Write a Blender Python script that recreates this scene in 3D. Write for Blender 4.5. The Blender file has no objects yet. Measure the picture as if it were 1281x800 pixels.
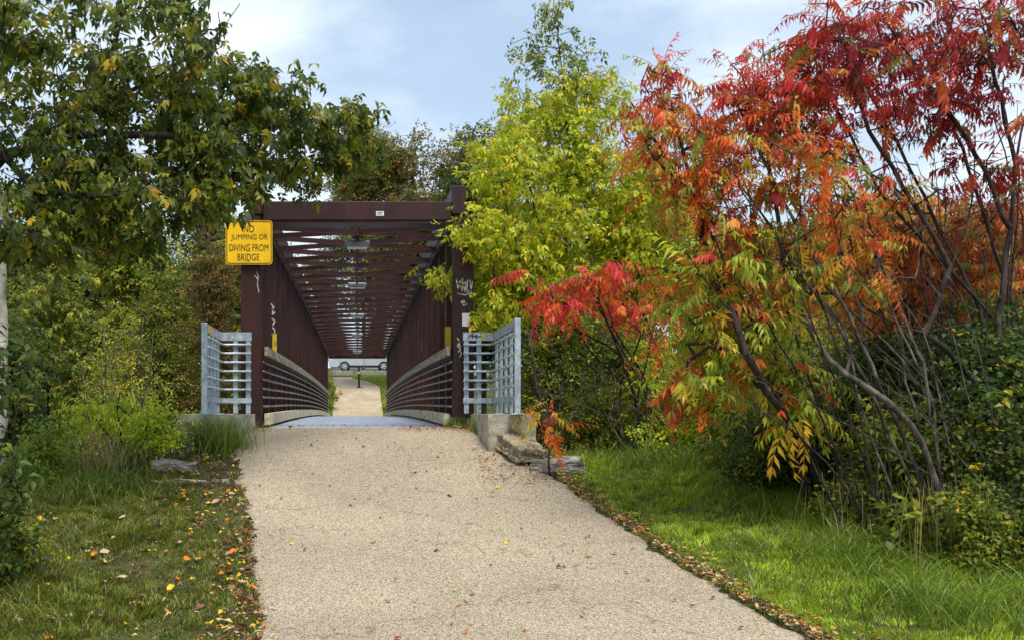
import bpy, math, random
import numpy as np
from mathutils import Matrix, Vector

rng = np.random.default_rng(7)
random.seed(7)
scene = bpy.context.scene
COL = scene.collection
F_PX, VX, VY, EYE = 1250.0, 447.0, 517.0, 1.6     # focal length and vanishing point of the view

# ------------------------------------------------------------------ camera
cam_data = bpy.data.cameras.new("camera")
cam = bpy.data.objects.new("camera", cam_data)
COL.objects.link(cam)
cam.location = (0, 0, EYE)
cam.rotation_euler = (math.radians(90), 0, 0)
cam_data.sensor_width = 36.0
cam_data.lens = 36.0 * F_PX / 1281.0
cam_data.shift_x = (640.5 - VX) / 1281.0
cam_data.shift_y = (VY - 400.0) / 1281.0
cam_data.clip_start = 0.1
cam_data.clip_end = 3000
scene.camera = cam

# ------------------------------------------------------------------ world, sun, exposure
SUN_EL, SUN_AZ = math.radians(66), math.radians(155)   # azimuth measured clockwise from +Y
world = bpy.data.worlds.new("World")
scene.world = world
world.use_nodes = True
wt = world.node_tree
wt.nodes.clear()
w_out = wt.nodes.new("ShaderNodeOutputWorld")
w_bg = wt.nodes.new("ShaderNodeBackground")
w_sky = wt.nodes.new("ShaderNodeTexSky")
w_sky.sky_type = 'NISHITA'
w_sky.sun_disc = False
w_sky.sun_elevation = SUN_EL
w_sky.sun_rotation = SUN_AZ
w_sky.dust_density = 1.0
w_tc = wt.nodes.new("ShaderNodeTexCoord")
w_map = wt.nodes.new("ShaderNodeMapping")
w_map.inputs["Scale"].default_value = (1.2, 1.2, 3.0)
w_n = wt.nodes.new("ShaderNodeTexNoise")
w_n.inputs["Scale"].default_value = 2.6
w_n.inputs["Detail"].default_value = 6
w_n.inputs["Roughness"].default_value = 0.55
w_r = wt.nodes.new("ShaderNodeMapRange")
w_r.inputs["From Min"].default_value = 0.35
w_r.inputs["From Max"].default_value = 0.68
w_r.inputs["To Min"].default_value = 0.5
w_r.inputs["To Max"].default_value = 0.9
w_mix = wt.nodes.new("ShaderNodeMix")
w_mix.data_type = 'RGBA'
w_mix.inputs["B"].default_value = (4.0, 4.8, 5.6, 1)      # cloud, in the same physical units as the sky
wt.links.new(w_tc.outputs["Generated"], w_map.inputs["Vector"])
wt.links.new(w_map.outputs["Vector"], w_n.inputs["Vector"])
wt.links.new(w_n.outputs["Fac"], w_r.inputs["Value"])
wt.links.new(w_r.outputs["Result"], w_mix.inputs["Factor"])
w_cr = wt.nodes.new("ShaderNodeValToRGB")               # grey undersides and whiter tops of the cloud sheet
w_cr.color_ramp.elements[0].position = 0.42; w_cr.color_ramp.elements[0].color = (3.3, 4.0, 4.7, 1)
w_cr.color_ramp.elements[1].position = 0.66; w_cr.color_ramp.elements[1].color = (5.6, 6.1, 6.6, 1)
wt.links.new(w_n.outputs["Fac"], w_cr.inputs["Fac"])
wt.links.new(w_cr.outputs["Color"], w_mix.inputs["B"])
wt.links.new(w_sky.outputs["Color"], w_mix.inputs["A"])
wt.links.new(w_mix.outputs["Result"], w_bg.inputs["Color"])
w_bg.inputs["Strength"].default_value = 0.09
wt.links.new(w_bg.outputs["Background"], w_out.inputs["Surface"])

sun_d = bpy.data.lights.new("sun", 'SUN')
sun_d.energy = 1.9
sun_d.angle = math.radians(24)
sun_d.color = (1.0, 0.95, 0.86)
sun = bpy.data.objects.new("sun", sun_d)
COL.objects.link(sun)
sd = Vector((math.sin(SUN_AZ) * math.cos(SUN_EL), math.cos(SUN_AZ) * math.cos(SUN_EL), math.sin(SUN_EL)))
sun.rotation_euler = sd.to_track_quat('Z', 'Y').to_euler()
sun.location = (-10, -10, 30)

scene.view_settings.view_transform = 'Standard'
scene.view_settings.look = 'None'
scene.view_settings.gamma = 1.0
scene.view_settings.use_curve_mapping = False
scene.view_settings.exposure = 1.22
scene.render.engine = 'CYCLES'
scene.cycles.use_denoising = True
scene.cycles.max_bounces = 7
scene.cycles.transparent_max_bounces = 4
scene.cycles.transmission_bounces = 4
scene.cycles.caustics_reflective = False
scene.cycles.caustics_refractive = False

# ------------------------------------------------------------------ helpers
def px(x, y, Y):
    return np.array([(x - VX) * Y / F_PX, Y, EYE - (y - VY) * Y / F_PX])

def s2l(c):
    c = np.asarray(c, float) / 255.0
    return np.where(c <= 0.04045, c / 12.92, ((c + 0.055) / 1.055) ** 2.4)

def smooth01(a, b, x):
    t = np.clip((np.asarray(x, float) - a) / (b - a), 0, 1)
    return t * t * (3 - 2 * t)

def tag(o, label=None, cat=None, group=None, kind=None):
    if label: o["label"] = label
    if cat: o["category"] = cat
    if group: o["group"] = group
    if kind: o["kind"] = kind
    return o

def thing(name, label, cat, loc=(0, 0, 0), group=None):
    o = bpy.data.objects.new(name, None)
    o.empty_display_size = 0.2
    o.location = loc
    COL.objects.link(o)
    return tag(o, label, cat, group)

def link(name, me, parent=None, off=None):
    """a mesh given in world coordinates becomes an object under its parent"""
    o = bpy.data.objects.new(name, me)
    COL.objects.link(o)
    if parent is not None:
        o.parent = parent
        p = parent
        off = Vector((0, 0, 0))
        while p is not None:
            off += p.location
            p = p.parent
        o.location = -off
    return o

def mesh_np(name, V, F, mat=None, cols=None, smooth=False):
    V = np.asarray(V, np.float32)
    F = np.asarray(F, np.int32)
    k = F.shape[1]
    me = bpy.data.meshes.new(name)
    me.vertices.add(len(V))
    me.vertices.foreach_set("co", V.ravel())
    me.loops.add(F.size)
    me.loops.foreach_set("vertex_index", F.ravel())
    me.polygons.add(len(F))
    me.polygons.foreach_set("loop_start", np.arange(0, F.size, k, dtype=np.int32))
    if smooth:
        me.polygons.foreach_set("use_smooth", np.ones(len(F), bool))
    me.update(calc_edges=True)
    if cols is not None:
        ca = me.color_attributes.new("Col", 'FLOAT_COLOR', 'POINT')
        c4 = np.ones((len(V), 4), np.float32)
        c4[:, :3] = cols
        ca.data.foreach_set("color", c4.ravel())
    if mat is not None:
        me.materials.append(mat)
    return me

class MB:
    """collects quads/tris for one mesh"""
    def __init__(self):
        self.v, self.f = [], []
    def add(self, vs, fs):
        n = len(self.v)
        self.v += [tuple(map(float, p)) for p in vs]
        self.f += [tuple(i + n for i in f) for f in fs]
        return self
    def box(self, x0, x1, y0, y1, z0, z1):
        return self.add([(x0, y0, z0), (x1, y0, z0), (x1, y1, z0), (x0, y1, z0), (x0, y0, z1), (x1, y0, z1), (x1, y1, z1), (x0, y1, z1)],
                        [(3, 2, 1, 0), (4, 5, 6, 7), (0, 1, 5, 4), (1, 2, 6, 5), (2, 3, 7, 6), (3, 0, 4, 7)])
    def cbox(self, x0, x1, y0, y1, z0, z1, b=0.008):
        """box with chamfered edges"""
        xs, ys, zs = (x0, x1), (y0, y1), (z0, z1)
        V, idx = [], {}
        for i in (0, 1):
            for j in (0, 1):
                for k in (0, 1):
                    for a in range(3):
                        p = [xs[i], ys[j], zs[k]]
                        s = [1 - 2 * i, 1 - 2 * j, 1 - 2 * k]
                        for q in range(3):
                            if q != a: p[q] += s[q] * b
                        idx[(i, j, k, a)] = len(V); V.append(p)
        Fc = []
        for a in range(3):
            o = [q for q in range(3) if q != a]
            for s in (0, 1):
                q4 = []
                for (u, v) in ((0, 0), (1, 0), (1, 1), (0, 1)):
                    c = [0, 0, 0]; c[a] = s; c[o[0]] = u; c[o[1]] = v
                    q4.append(idx[(c[0], c[1], c[2], a)])
                Fc.append(q4)
        for a in range(3):
            o = [q for q in range(3) if q != a]
            for u in (0, 1):
                for v in (0, 1):
                    c0 = [0, 0, 0]; c0[o[0]] = u; c0[o[1]] = v
                    c1 = list(c0); c1[a] = 1
                    Fc.append([idx[(*c0, o[0])], idx[(*c1, o[0])], idx[(*c1, o[1])], idx[(*c0, o[1])]])
        for i in (0, 1):
            for j in (0, 1):
                for k in (0, 1):
                    Fc.append([idx[(i, j, k, 0)], idx[(i, j, k, 1)], idx[(i, j, k, 2)]])
        return self.add(V, Fc)
    def tube(self, pts, r, n=8, caps=True):
        pts = [Vector(p) for p in pts]
        m = len(pts)
        rs = r if hasattr(r, '__len__') else [r] * m
        V, Fc = [], []
        up = None
        for i, p in enumerate(pts):
            d = (pts[min(i + 1, m - 1)] - pts[max(i - 1, 0)]).normalized()
            if up is None:
                up = Vector((0, 0, 1)) if abs(d.z) < 0.9 else Vector((1, 0, 0))
            a = d.cross(up).normalized()
            b = a.cross(d).normalized()
            up = b
            for k in range(n):
                t = 2 * math.pi * k / n + math.pi / n
                V.append(p + (a * math.cos(t) + b * math.sin(t)) * rs[i])
        for i in range(m - 1):
            for k in range(n):
                k2 = (k + 1) % n
                Fc.append((i * n + k, i * n + k2, (i + 1) * n + k2, (i + 1) * n + k))
        if caps:
            Fc.append(tuple(range(n))[::-1]); Fc.append(tuple((m - 1) * n + k for k in range(n)))
        return self.add(V, Fc)
    def sweep(self, pts, w, h):
        """rectangular bar w (across) by h (up) along a polyline"""
        pts = [Vector(p) for p in pts]
        m = len(pts)
        V, Fc = [], []
        for i, p in enumerate(pts):
            d = (pts[min(i + 1, m - 1)] - pts[max(i - 1, 0)]).normalized()
            a = d.cross(Vector((0, 0, 1))).normalized() * (w / 2)
            b = Vector((0, 0, h / 2))
            V += [p - a - b, p + a - b, p + a + b, p - a + b]
        for i in range(m - 1):
            for k in range(4):
                k2 = (k + 1) % 4
                Fc.append((i * 4 + k, i * 4 + k2, (i + 1) * 4 + k2, (i + 1) * 4 + k))
        Fc.append((3, 2, 1, 0)); Fc.append(tuple((m - 1) * 4 + k for k in range(4)))
        return self.add(V, Fc)
    def mesh(self, name, mat, smooth=False):
        me = bpy.data.meshes.new(name)
        me.from_pydata(self.v, [], self.f)
        me.update()
        me.materials.append(mat)
        if smooth:
            me.polygons.foreach_set("use_smooth", np.ones(len(me.polygons), bool))
        return me
    def build(self, name, mat, parent=None, smooth=False):
        return link(name, self.mesh(name, mat, smooth), parent)

# ------------------------------------------------------------------ materials
def newmat(name):
    m = bpy.data.materials.new(name)
    m.use_nodes = True
    nt = m.node_tree
    return m, nt, nt.nodes["Principled BSDF"], nt.nodes["Material Output"]

def noise_mat(name, c1, c2, scale=8, rough=0.7, metal=0.0, detail=6, bump=0.0, bump_scale=None, c3=None, s3=1.0, f3=(0.5, 0.65), stretch=(1, 1, 1), spec=0.4, lo=0.35, hi=0.65):
    m, nt, bs, out = newmat(name)
    tc = nt.nodes.new("ShaderNodeTexCoord")
    mp = nt.nodes.new("ShaderNodeMapping"); mp.inputs["Scale"].default_value = stretch
    nt.links.new(tc.outputs["Object"], mp.inputs["Vector"])
    n = nt.nodes.new("ShaderNodeTexNoise"); n.inputs["Scale"].default_value = scale; n.inputs["Detail"].default_value = detail
    nt.links.new(mp.outputs["Vector"], n.inputs["Vector"])
    r = nt.nodes.new("ShaderNodeValToRGB")
    r.color_ramp.elements[0].position = lo; r.color_ramp.elements[1].position = hi
    r.color_ramp.elements[0].color = (*s2l(c1), 1); r.color_ramp.elements[1].color = (*s2l(c2), 1)
    nt.links.new(n.outputs["Fac"], r.inputs["Fac"])
    colout = r.outputs["Color"]
    if c3 is not None:
        n3 = nt.nodes.new("ShaderNodeTexNoise"); n3.inputs["Scale"].default_value = s3; n3.inputs["Detail"].default_value = 5
        nt.links.new(mp.outputs["Vector"], n3.inputs["Vector"])
        mr = nt.nodes.new("ShaderNodeMapRange"); mr.inputs["From Min"].default_value = f3[0]; mr.inputs["From Max"].default_value = f3[1]
        nt.links.new(n3.outputs["Fac"], mr.inputs["Value"])
        mx = nt.nodes.new("ShaderNodeMix"); mx.data_type = 'RGBA'
        mx.inputs["B"].default_value = (*s2l(c3), 1)
        nt.links.new(mr.outputs["Result"], mx.inputs["Factor"]); nt.links.new(colout, mx.inputs["A"])
        colout = mx.outputs["Result"]
    nt.links.new(colout, bs.inputs["Base Color"])
    bs.inputs["Roughness"].default_value = rough
    bs.inputs["Metallic"].default_value = metal
    bs.inputs["Specular IOR Level"].default_value = spec
    if bump:
        nb = nt.nodes.new("ShaderNodeTexNoise"); nb.inputs["Scale"].default_value = bump_scale or scale * 3; nb.inputs["Detail"].default_value = 6
        nt.links.new(mp.outputs["Vector"], nb.inputs["Vector"])
        b = nt.nodes.new("ShaderNodeBump"); b.inputs["Strength"].default_value = bump; b.inputs["Distance"].default_value = 0.02
        nt.links.new(nb.outputs["Fac"], b.inputs["Height"]); nt.links.new(b.outputs["Normal"], bs.inputs["Normal"])
    return m

def leaf_mat(name, trans=0.42, rough=0.5, spec=0.35):
    m, nt, bs, out = newmat(name)
    at = nt.nodes.new("ShaderNodeAttribute"); at.attribute_name = "Col"
    bs.inputs["Roughness"].default_value = rough
    bs.inputs["Specular IOR Level"].default_value = spec
    nt.links.new(at.outputs["Color"], bs.inputs["Base Color"])
    tr = nt.nodes.new("ShaderNodeBsdfTranslucent")
    gm = nt.nodes.new("ShaderNodeGamma"); gm.inputs["Gamma"].default_value = 0.72
    nt.links.new(at.outputs["Color"], gm.inputs["Color"])
    nt.links.new(gm.outputs["Color"], tr.inputs["Color"])
    mx = nt.nodes.new("ShaderNodeMixShader"); mx.inputs[0].default_value = trans
    nt.links.new(bs.outputs[0], mx.inputs[1]); nt.links.new(tr.outputs[0], mx.inputs[2])
    nt.links.new(mx.outputs[0], out.inputs["Surface"])
    return m

LEAF = leaf_mat("leaf")
GRASS = leaf_mat("grass_blade", 0.35, 0.38, .5)
LITTER = leaf_mat("dry_leaf", 0.12, 0.7, 0.2)
BARK = noise_mat("bark", (30, 24, 21), (68, 58, 51), 14, 0.9, bump=0.6, stretch=(1, 1, 0.3))
BARK_GREY = noise_mat("bark_grey", (52, 44, 38), (112, 102, 92), 16, 0.9, bump=0.7, stretch=(1, 1, 0.4), c3=(34, 28, 24), s3=7, f3=(.5, .62))
BARK_PALE = noise_mat("bark_pale", (150, 146, 134), (205, 200, 186), 9, 0.8, bump=0.3, c3=(60, 54, 48), s3=4, f3=(0.62, 0.68))
STEEL = noise_mat("weathering_steel", (42, 20, 19), (64, 32, 29), 2.2, 0.5, bump=0.08, bump_scale=60, c3=(84, 54, 48), s3=5.0, f3=(0.60, 0.85), stretch=(1, 1, 0.35), spec=0.35)
GALV = noise_mat("galvanised_steel", (142, 158, 170), (186, 198, 206), 11, 0.45, metal=0.35, c3=(108, 118, 122), s3=24, f3=(0.58, 0.75))
WOOD = noise_mat("weathered_timber", (132, 120, 100), (176, 164, 138), 3, 0.85, bump=0.4, bump_scale=40, c3=(86, 88, 66), s3=2.2, f3=(0.5, 0.8), stretch=(6, 0.6, 6))
CURB = noise_mat("curb_timber", (184, 174, 140), (214, 204, 170), 3, 0.85, bump=0.3, bump_scale=30, c3=(120, 118, 84), s3=3.4, f3=(0.52, 0.75), stretch=(4, 0.8, 4))
CONC = noise_mat("concrete", (150, 144, 128), (186, 180, 164), 7, 0.9, bump=0.5, bump_scale=40, c3=(96, 94, 78), s3=3.2, f3=(0.5, 0.72))
DECK = noise_mat("deck_concrete", (134, 142, 158), (168, 176, 192), 3, 0.6, bump=0.2, bump_scale=50, c3=(104, 110, 122), s3=9, f3=(0.55, 0.75))
STONE = noise_mat("limestone", (112, 106, 98), (166, 160, 150), 9, 0.9, bump=0.9, bump_scale=22, c3=(66, 62, 56), s3=5, f3=(0.52, 0.68))
YELLOW = noise_mat("sign_yellow", (244, 188, 10), (252, 204, 20), 2, 0.45, c3=(206, 156, 20), s3=6, f3=(0.55, 0.8))
BLACK = noise_mat("black_paint", (18, 18, 18), (30, 30, 30), 10, 0.6)
WHITE = noise_mat("white_label", (214, 216, 214), (238, 238, 236), 10, 0.6)
CHALK = noise_mat("graffiti_paint", (196, 190, 178), (232, 228, 218), 14, 0.7, c3=(120, 100, 92), s3=20, f3=(0.5, 0.7))
STRIPE = noise_mat("yellow_marker", (206, 170, 40), (228, 192, 60), 8, 0.6, c3=(150, 116, 40), s3=12, f3=(0.55, 0.7))
ALU = noise_mat("sign_back_metal", (120, 124, 128), (150, 154, 158), 6, 0.5, metal=0.6)

RAILM = noise_mat("worn_rail_steel", (96, 76, 70), (142, 122, 112), 6, 0.4, metal=0.2, c3=(66, 40, 38), s3=4, f3=(0.55, 0.7), stretch=(1, .4, 1))
# aggregate path
def path_material():
    m, nt, bs, out = newmat("aggregate_asphalt")
    tc = nt.nodes.new("ShaderNodeTexCoord")
    v = nt.nodes.new("ShaderNodeTexVoronoi"); v.inputs["Scale"].default_value = 115
    nt.links.new(tc.outputs["Object"], v.inputs["Vector"])
    sep = nt.nodes.new("ShaderNodeSeparateColor"); nt.links.new(v.outputs["Color"], sep.inputs["Color"])
    r = nt.nodes.new("ShaderNodeValToRGB")
    els = r.color_ramp.elements
    els[0].position = 0.0; els[0].color = (*s2l((112, 100, 84)), 1)
    els[1].position = 1.0; els[1].color = (*s2l((230, 216, 192)), 1)
    for p, c in ((0.16, (140, 125, 102)), (0.35, (178, 160, 132)), (0.7, (200, 182, 152))):
        e = els.new(p); e.color = (*s2l(c), 1)
    nt.links.new(sep.outputs["Red"], r.inputs["Fac"])
    # dark joints between the stones
    jr = nt.nodes.new("ShaderNodeMapRange"); jr.inputs["From Min"].default_value = 0.25; jr.inputs["From Max"].default_value = 0.62
    jr.inputs["To Min"].default_value = 1.0; jr.inputs["To Max"].default_value = 0.5
    nt.links.new(v.outputs["Distance"], jr.inputs["Value"])
    big = nt.nodes.new("ShaderNodeTexNoise"); big.inputs["Scale"].default_value = 0.6; big.inputs["Detail"].default_value = 7
    nt.links.new(tc.outputs["Object"], big.inputs["Vector"])
    br = nt.nodes.new("ShaderNodeMapRange"); br.inputs["From Min"].default_value = 0.3; br.inputs["From Max"].default_value = 0.7
    br.inputs["To Min"].default_value = 0.78; br.inputs["To Max"].default_value = 1.1
    nt.links.new(big.outputs["Fac"], br.inputs["Value"])
    mul = nt.nodes.new("ShaderNodeMath"); mul.operation = 'MULTIPLY'
    nt.links.new(jr.outputs["Result"], mul.inputs[0]); nt.links.new(br.outputs["Result"], mul.inputs[1])
    vm = nt.nodes.new("ShaderNodeVectorMath"); vm.operation = 'SCALE'
    nt.links.new(r.outputs["Color"], vm.inputs[0]); nt.links.new(mul.outputs[0], vm.inputs["Scale"])
    # a few wandering hairline cracks
    ck = nt.nodes.new("ShaderNodeTexVoronoi"); ck.feature = 'DISTANCE_TO_EDGE'; ck.inputs["Scale"].default_value = 0.42
    wob = nt.nodes.new("ShaderNodeTexNoise"); wob.inputs["Scale"].default_value = 3.0; wob.inputs["Detail"].default_value = 5
    nt.links.new(tc.outputs["Object"], wob.inputs["Vector"])
    wv = nt.nodes.new("ShaderNodeVectorMath"); wv.operation = 'MULTIPLY_ADD'
    wv.inputs[1].default_value = (0.5, 0.5, 0.5)
    nt.links.new(wob.outputs["Color"], wv.inputs[0]); nt.links.new(tc.outputs["Object"], wv.inputs[2])
    nt.links.new(wv.outputs[0], ck.inputs["Vector"])
    cr = nt.nodes.new("ShaderNodeMapRange"); cr.inputs["From Min"].default_value = 0.0; cr.inputs["From Max"].default_value = 0.006
    cr.inputs["To Min"].default_value = 0.6; cr.inputs["To Max"].default_value = 1.0
    nt.links.new(ck.outputs["Distance"], cr.inputs["Value"])
    vm2 = nt.nodes.new("ShaderNodeVectorMath"); vm2.operation = 'SCALE'
    nt.links.new(vm.outputs[0], vm2.inputs[0]); nt.links.new(cr.outputs["Result"], vm2.inputs["Scale"])
    nt.links.new(vm2.outputs[0], bs.inputs["Base Color"])
    bs.inputs["Roughness"].default_value = 0.85
    b = nt.nodes.new("ShaderNodeBump"); b.invert = True; b.inputs["Strength"].default_value = 0.6; b.inputs["Distance"].default_value = 0.006
    nt.links.new(v.outputs["Distance"], b.inputs["Height"]); nt.links.new(b.outputs["Normal"], bs.inputs["Normal"])
    return m
PATH = path_material()
SOIL = noise_mat("soil_and_moss", (52, 46, 26), (66, 78, 24), 1.6, 0.95, bump=0.8, bump_scale=26, c3=(84, 66, 42), s3=5, f3=(0.5, 0.7))
FAR_PATH = noise_mat("far_path_asphalt", (150, 136, 112), (182, 166, 140), 6, 0.9, bump=0.2, c3=(150, 130, 104), s3=0.7, f3=(0.45, 0.7))

# ------------------------------------------------------------------ ground and paths
_py = np.array([-30, 0, 5, 7, 8, 9, 10.8, 11.6, 12.4, 13.3, 14.2, 15.25, 16.5, 18.0])
_pz = np.array([-.1, -.05, -.02, .02, .11, .26, .52, .68, .89, 1.15, 1.315, 1.378, 1.38, 1.38])
_fy = np.arange(-30, 18.01, 0.05)
_fz = np.interp(_fy, _py, _pz)
_k = np.exp(-np.linspace(-2, 2, 31) ** 2); _k /= _k.sum()
_fz = np.convolve(np.pad(_fz, 15, mode='edge'), _k, mode='valid')
def Pz(Y):
    return np.interp(Y, _fy, _fz)
_cy = np.array([-30, 0, 7, 8, 9, 10.8, 12.3, 13.0, 13.6, 15.25, 17])
_cl = np.array([-1.1, -.75, -.71, -.82, -.985, -1.18, -1.47, -1.62, -1.68, -1.62, -1.6])
_cr = np.array([3.2, 3.45, 3.18, 3.08, 2.9, 2.70, 2.42, 2.08, 1.80, 1.70, 1.7])
def path_edges(Y):
    return np.interp(Y, _cy, _cl), np.interp(Y, _cy, _cr)
_sy = np.array([-30, 0, 7, 9, 10.8, 12.4, 13.4, 14.5, 16, 18, 24, 40, 46, 49.5, 51, 60, 63, 66, 67.2, 68.5, 74, 90, 140, 700])
_sz = np.array([-.1, -.05, .02, .26, .52, .86, 1.0, .85, .25, -.6, -2.4, -2.4, -1.2, .6, 1.25, 3.16, 3.65, 3.95, 4.05, 4.45, 4.5, 5.5, 8, 14])
def gz(X, Y):
    X = np.asarray(X, float); Y = np.asarray(Y, float)
    side = np.interp(Y, _sy, _sz)
    mid = np.where(Y < 15.6, Pz(np.minimum(Y, 15.6)), side)
    mid = np.where((Y >= 15.6) & (Y < 16.6), Pz(15.6) + (np.interp(16.6, _sy, _sz) - Pz(15.6)) * (Y - 15.6), mid)
    w = smooth01(1.9, 3.0, np.abs(X))
    w = np.where(Y < 12, 0, w)
    z = mid * (1 - w) + side * w
    l, r = path_edges(Y)
    d = np.maximum(np.maximum(l - X, X - r), 0)                       # distance outside the path
    bumpy = (np.sin(X * 2.1 + Y * .7) * np.sin(Y * 1.7 - X * .6) * .022 + np.sin(X * 5.3 + 1) * np.sin(Y * 4.7) * .010)
    near = np.where(Y < 17, 1, 0) * smooth01(0.05, 0.7, d)
    z = z + bumpy * near
    z = z + np.where(Y < 15, 0.05 * smooth01(0.6, 3.5, np.maximum(X - r, 0)) , 0)
    hill = smooth01(40, 150, np.abs(X)) * 6
    return z + hill

ys = np.concatenate([np.arange(-12, 5, .6), np.arange(5, 17, .15), np.arange(17, 80, 1.0), np.arange(80, 200, 10), np.array([200, 300, 450, 700])])
xs = np.concatenate([-np.array([600, 350, 200, 120, 80, 50, 35, 25, 18, 13]), np.arange(-10, 12, .2), np.array([12, 13, 18, 25, 35, 50, 80, 120, 200, 350, 600])])
gx, gy = np.meshgrid(xs, ys)
l_, r_ = path_edges(gy)
inpath = (gx > l_ - .02) & (gx < r_ + .02) & (gy < 15.4)
g_z = gz(gx, gy) - np.where(inpath, 0.03, 0.0)
g_z = g_z - np.where((gy > 50.2) & (gy < 67) & (np.abs(gx) < 4.5), .03, 0)
V = np.stack([gx, gy, g_z], -1).reshape(-1, 3)
ny, nx = gx.shape
ii = np.arange(ny * nx).reshape(ny, nx)
Fq = np.stack([ii[:-1, :-1], ii[:-1, 1:], ii[1:, 1:], ii[1:, :-1]], -1).reshape(-1, 4)
tag(link("ground", mesh_np("ground", V, Fq, SOIL, smooth=True)), "dark soil and moss ground sloping down to the creek", "ground", kind="structure")

py_ = np.concatenate([np.arange(-12, 4, .5), np.arange(4, 15.26, .06)])
V, Fq = [], []
NX = 24
for i, y in enumerate(py_):
    l, r = path_edges(y)
    l += 0.035 * math.sin(y * 5.1) + 0.03 * math.sin(y * 11.7 + 1) + 0.03 * rng.normal()
    r += 0.035 * math.sin(y * 4.3 + 2) + 0.03 * math.sin(y * 9.1) + 0.02 * rng.normal()
    for k in range(NX + 1):
        t = k / NX
        x = l + (r - l) * t
        z = Pz(y) + .012 + .012 * math.sin(math.pi * t) - (0.035 if k in (0, NX) else 0)
        V.append((x, y, z))
    if i:
        a = (i - 1) * (NX + 1)
        for k in range(NX):
            Fq.append((a + k, a + k + 1, a + NX + 2 + k, a + NX + 1 + k))
tag(link("path", mesh_np("path", V, Fq, PATH, smooth=True)), "tan aggregate footpath ramping up to the bridge", "path", kind="structure")

# far path, climbing away beyond the bridge and bending left
V, Fq = [], []
fy = np.arange(50.3, 67.0, .5)
for i, y in enumerate(fy):
    c = 0.02 - 2.6 * smooth01(60, 66, y)
    hw = 1.32 + 0.9 * smooth01(60.5, 65, y)
    for k in range(9):
        x = c - hw + 2 * hw * k / 8
        V.append((x, y, np.interp(y, _sy, _sz) + .03))
    if i:
        a = (i - 1) * 9
        for k in range(8):
            Fq.append((a + k, a + k + 1, a + 10 + k, a + 9 + k))
tag(link("far_path", mesh_np("far_path", V, Fq, FAR_PATH, smooth=True)), "pale footpath climbing away beyond the far bridge end", "path", kind="structure")
V = [(-60, 68.6, 4.52), (60, 68.6, 4.52), (60, 76, 4.56), (-60, 76, 4.56)]
tag(link("road", mesh_np("road", V, [(0, 1, 2, 3)], noise_mat("road_asphalt", (70, 70, 72), (96, 96, 98), 20, 0.85))), "grey asphalt road above the far bank", "road", kind="structure")

# ------------------------------------------------------------------ the footbridge
Y0, BAY, NB = 15.25, 1.4, 25
Y1 = Y0 + BAY * NB
def camber(y):
    t = (y - Y0) / (Y1 - Y0)
    return 0.13 * 4 * t * (1 - t)
DZ = 1.385
bridge = thing("footbridge", "long dark maroon steel truss footbridge with overhead bracing", "bridge", (0, Y0, DZ))
stations = [Y0 + BAY * i for i in range(NB + 1)]
def run(x, z, y0=Y0, y1=Y1, n=26):
    return [(x, y, z + camber(y)) for y in np.linspace(y0, y1, n)]
MB().sweep(run(0, DZ - .06, Y0 + .01), 2.84, .12).build("deck", DECK, bridge)
for s in (-1, 1):
    MB().sweep(run(s * 1.54, 4.84, Y0 + .06), .2, .42).build("top_chord", STEEL, bridge)
    MB().sweep(run(s * 1.56, 1.28, Y0 + .26), .2, .34).build("bottom_chord", STEEL, bridge)
    MB().sweep(run(s * 1.425, 4.475, Y0 + .3), .05, .05).build("brace_angle", STEEL, bridge)
    # end posts, both ends
    for y in (Y0, Y1 - .25):
        e = MB().cbox(min(s * 1.47, s * 1.78), max(s * 1.47, s * 1.78), y, y + .27, 1.0, 4.63, .012).build("end_post", STEEL, bridge)
        MB().cbox(min(s * 1.44, s * 1.66), max(s * 1.44, s * 1.66), y - .02, y + .25, 4.635, 5.07, .012).build("post_head", STEEL, e)
        MB().cbox(min(s * 1.42, s * 1.84), max(s * 1.42, s * 1.84), y - .05, y + .32, 0.96, 1.0, .006).build("base_plate", STEEL, e)
    # verticals
    for y in stations[1:-1]:
        c = camber(y)
        MB().cbox(min(s * 1.475, s * 1.585), max(s * 1.475, s * 1.585), y - .08, y + .08, 1.45 + c, 4.63 + c, .008).build("vertical_post", STEEL, bridge)
    # pipe rails
    for z in (2.39, 2.25, 2.12, 1.98, 1.85, 1.71):
        MB().tube(run(s * 1.44, z, Y0 + .05, Y1 - .05), .018, 8).build("pipe_rail", RAILM, bridge, smooth=True)
    MB().sweep(run(s * 1.455, 2.5, Y0 + .2, Y1 - .1), .03, .12).build("rail_backing", STEEL, bridge)
    # timber hand rail made of lengths of plank
    for k in range(9):
        a, b = Y0 + .1 + k * 3.88, Y0 + .1 + (k + 1) * 3.88 - .012
        MB().sweep(run(s * 1.40, 2.56, a, min(b, Y1 - .05), 5), .05, .135).build("rub_rail", WOOD, bridge)
    # kerb timbers along the deck edge
    for k in range(12):
        a = Y0 + .15 + k * 2.88 + rng.uniform(-.01, .01)
        zz = 1.515 + rng.uniform(-.006, .006)
        MB().sweep(run(s * (1.385 + rng.uniform(-.006, .006)), zz, a, a + 2.86, 4), .09, .17).build("kerb_timber", CURB, bridge)
# portal beams
for y in (Y0 - .03, Y1 - .22):
    zb = 4.54 if y < 20 else 4.42
    MB().cbox(-1.435, 1.435, y, y + .24, zb, 4.83, .012).build("portal_beam", STEEL, bridge)
    MB().box(-1.43, 1.43, y + .02, y + .42, zb - .04, zb - .005).build("portal_flange", STEEL, bridge)
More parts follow.
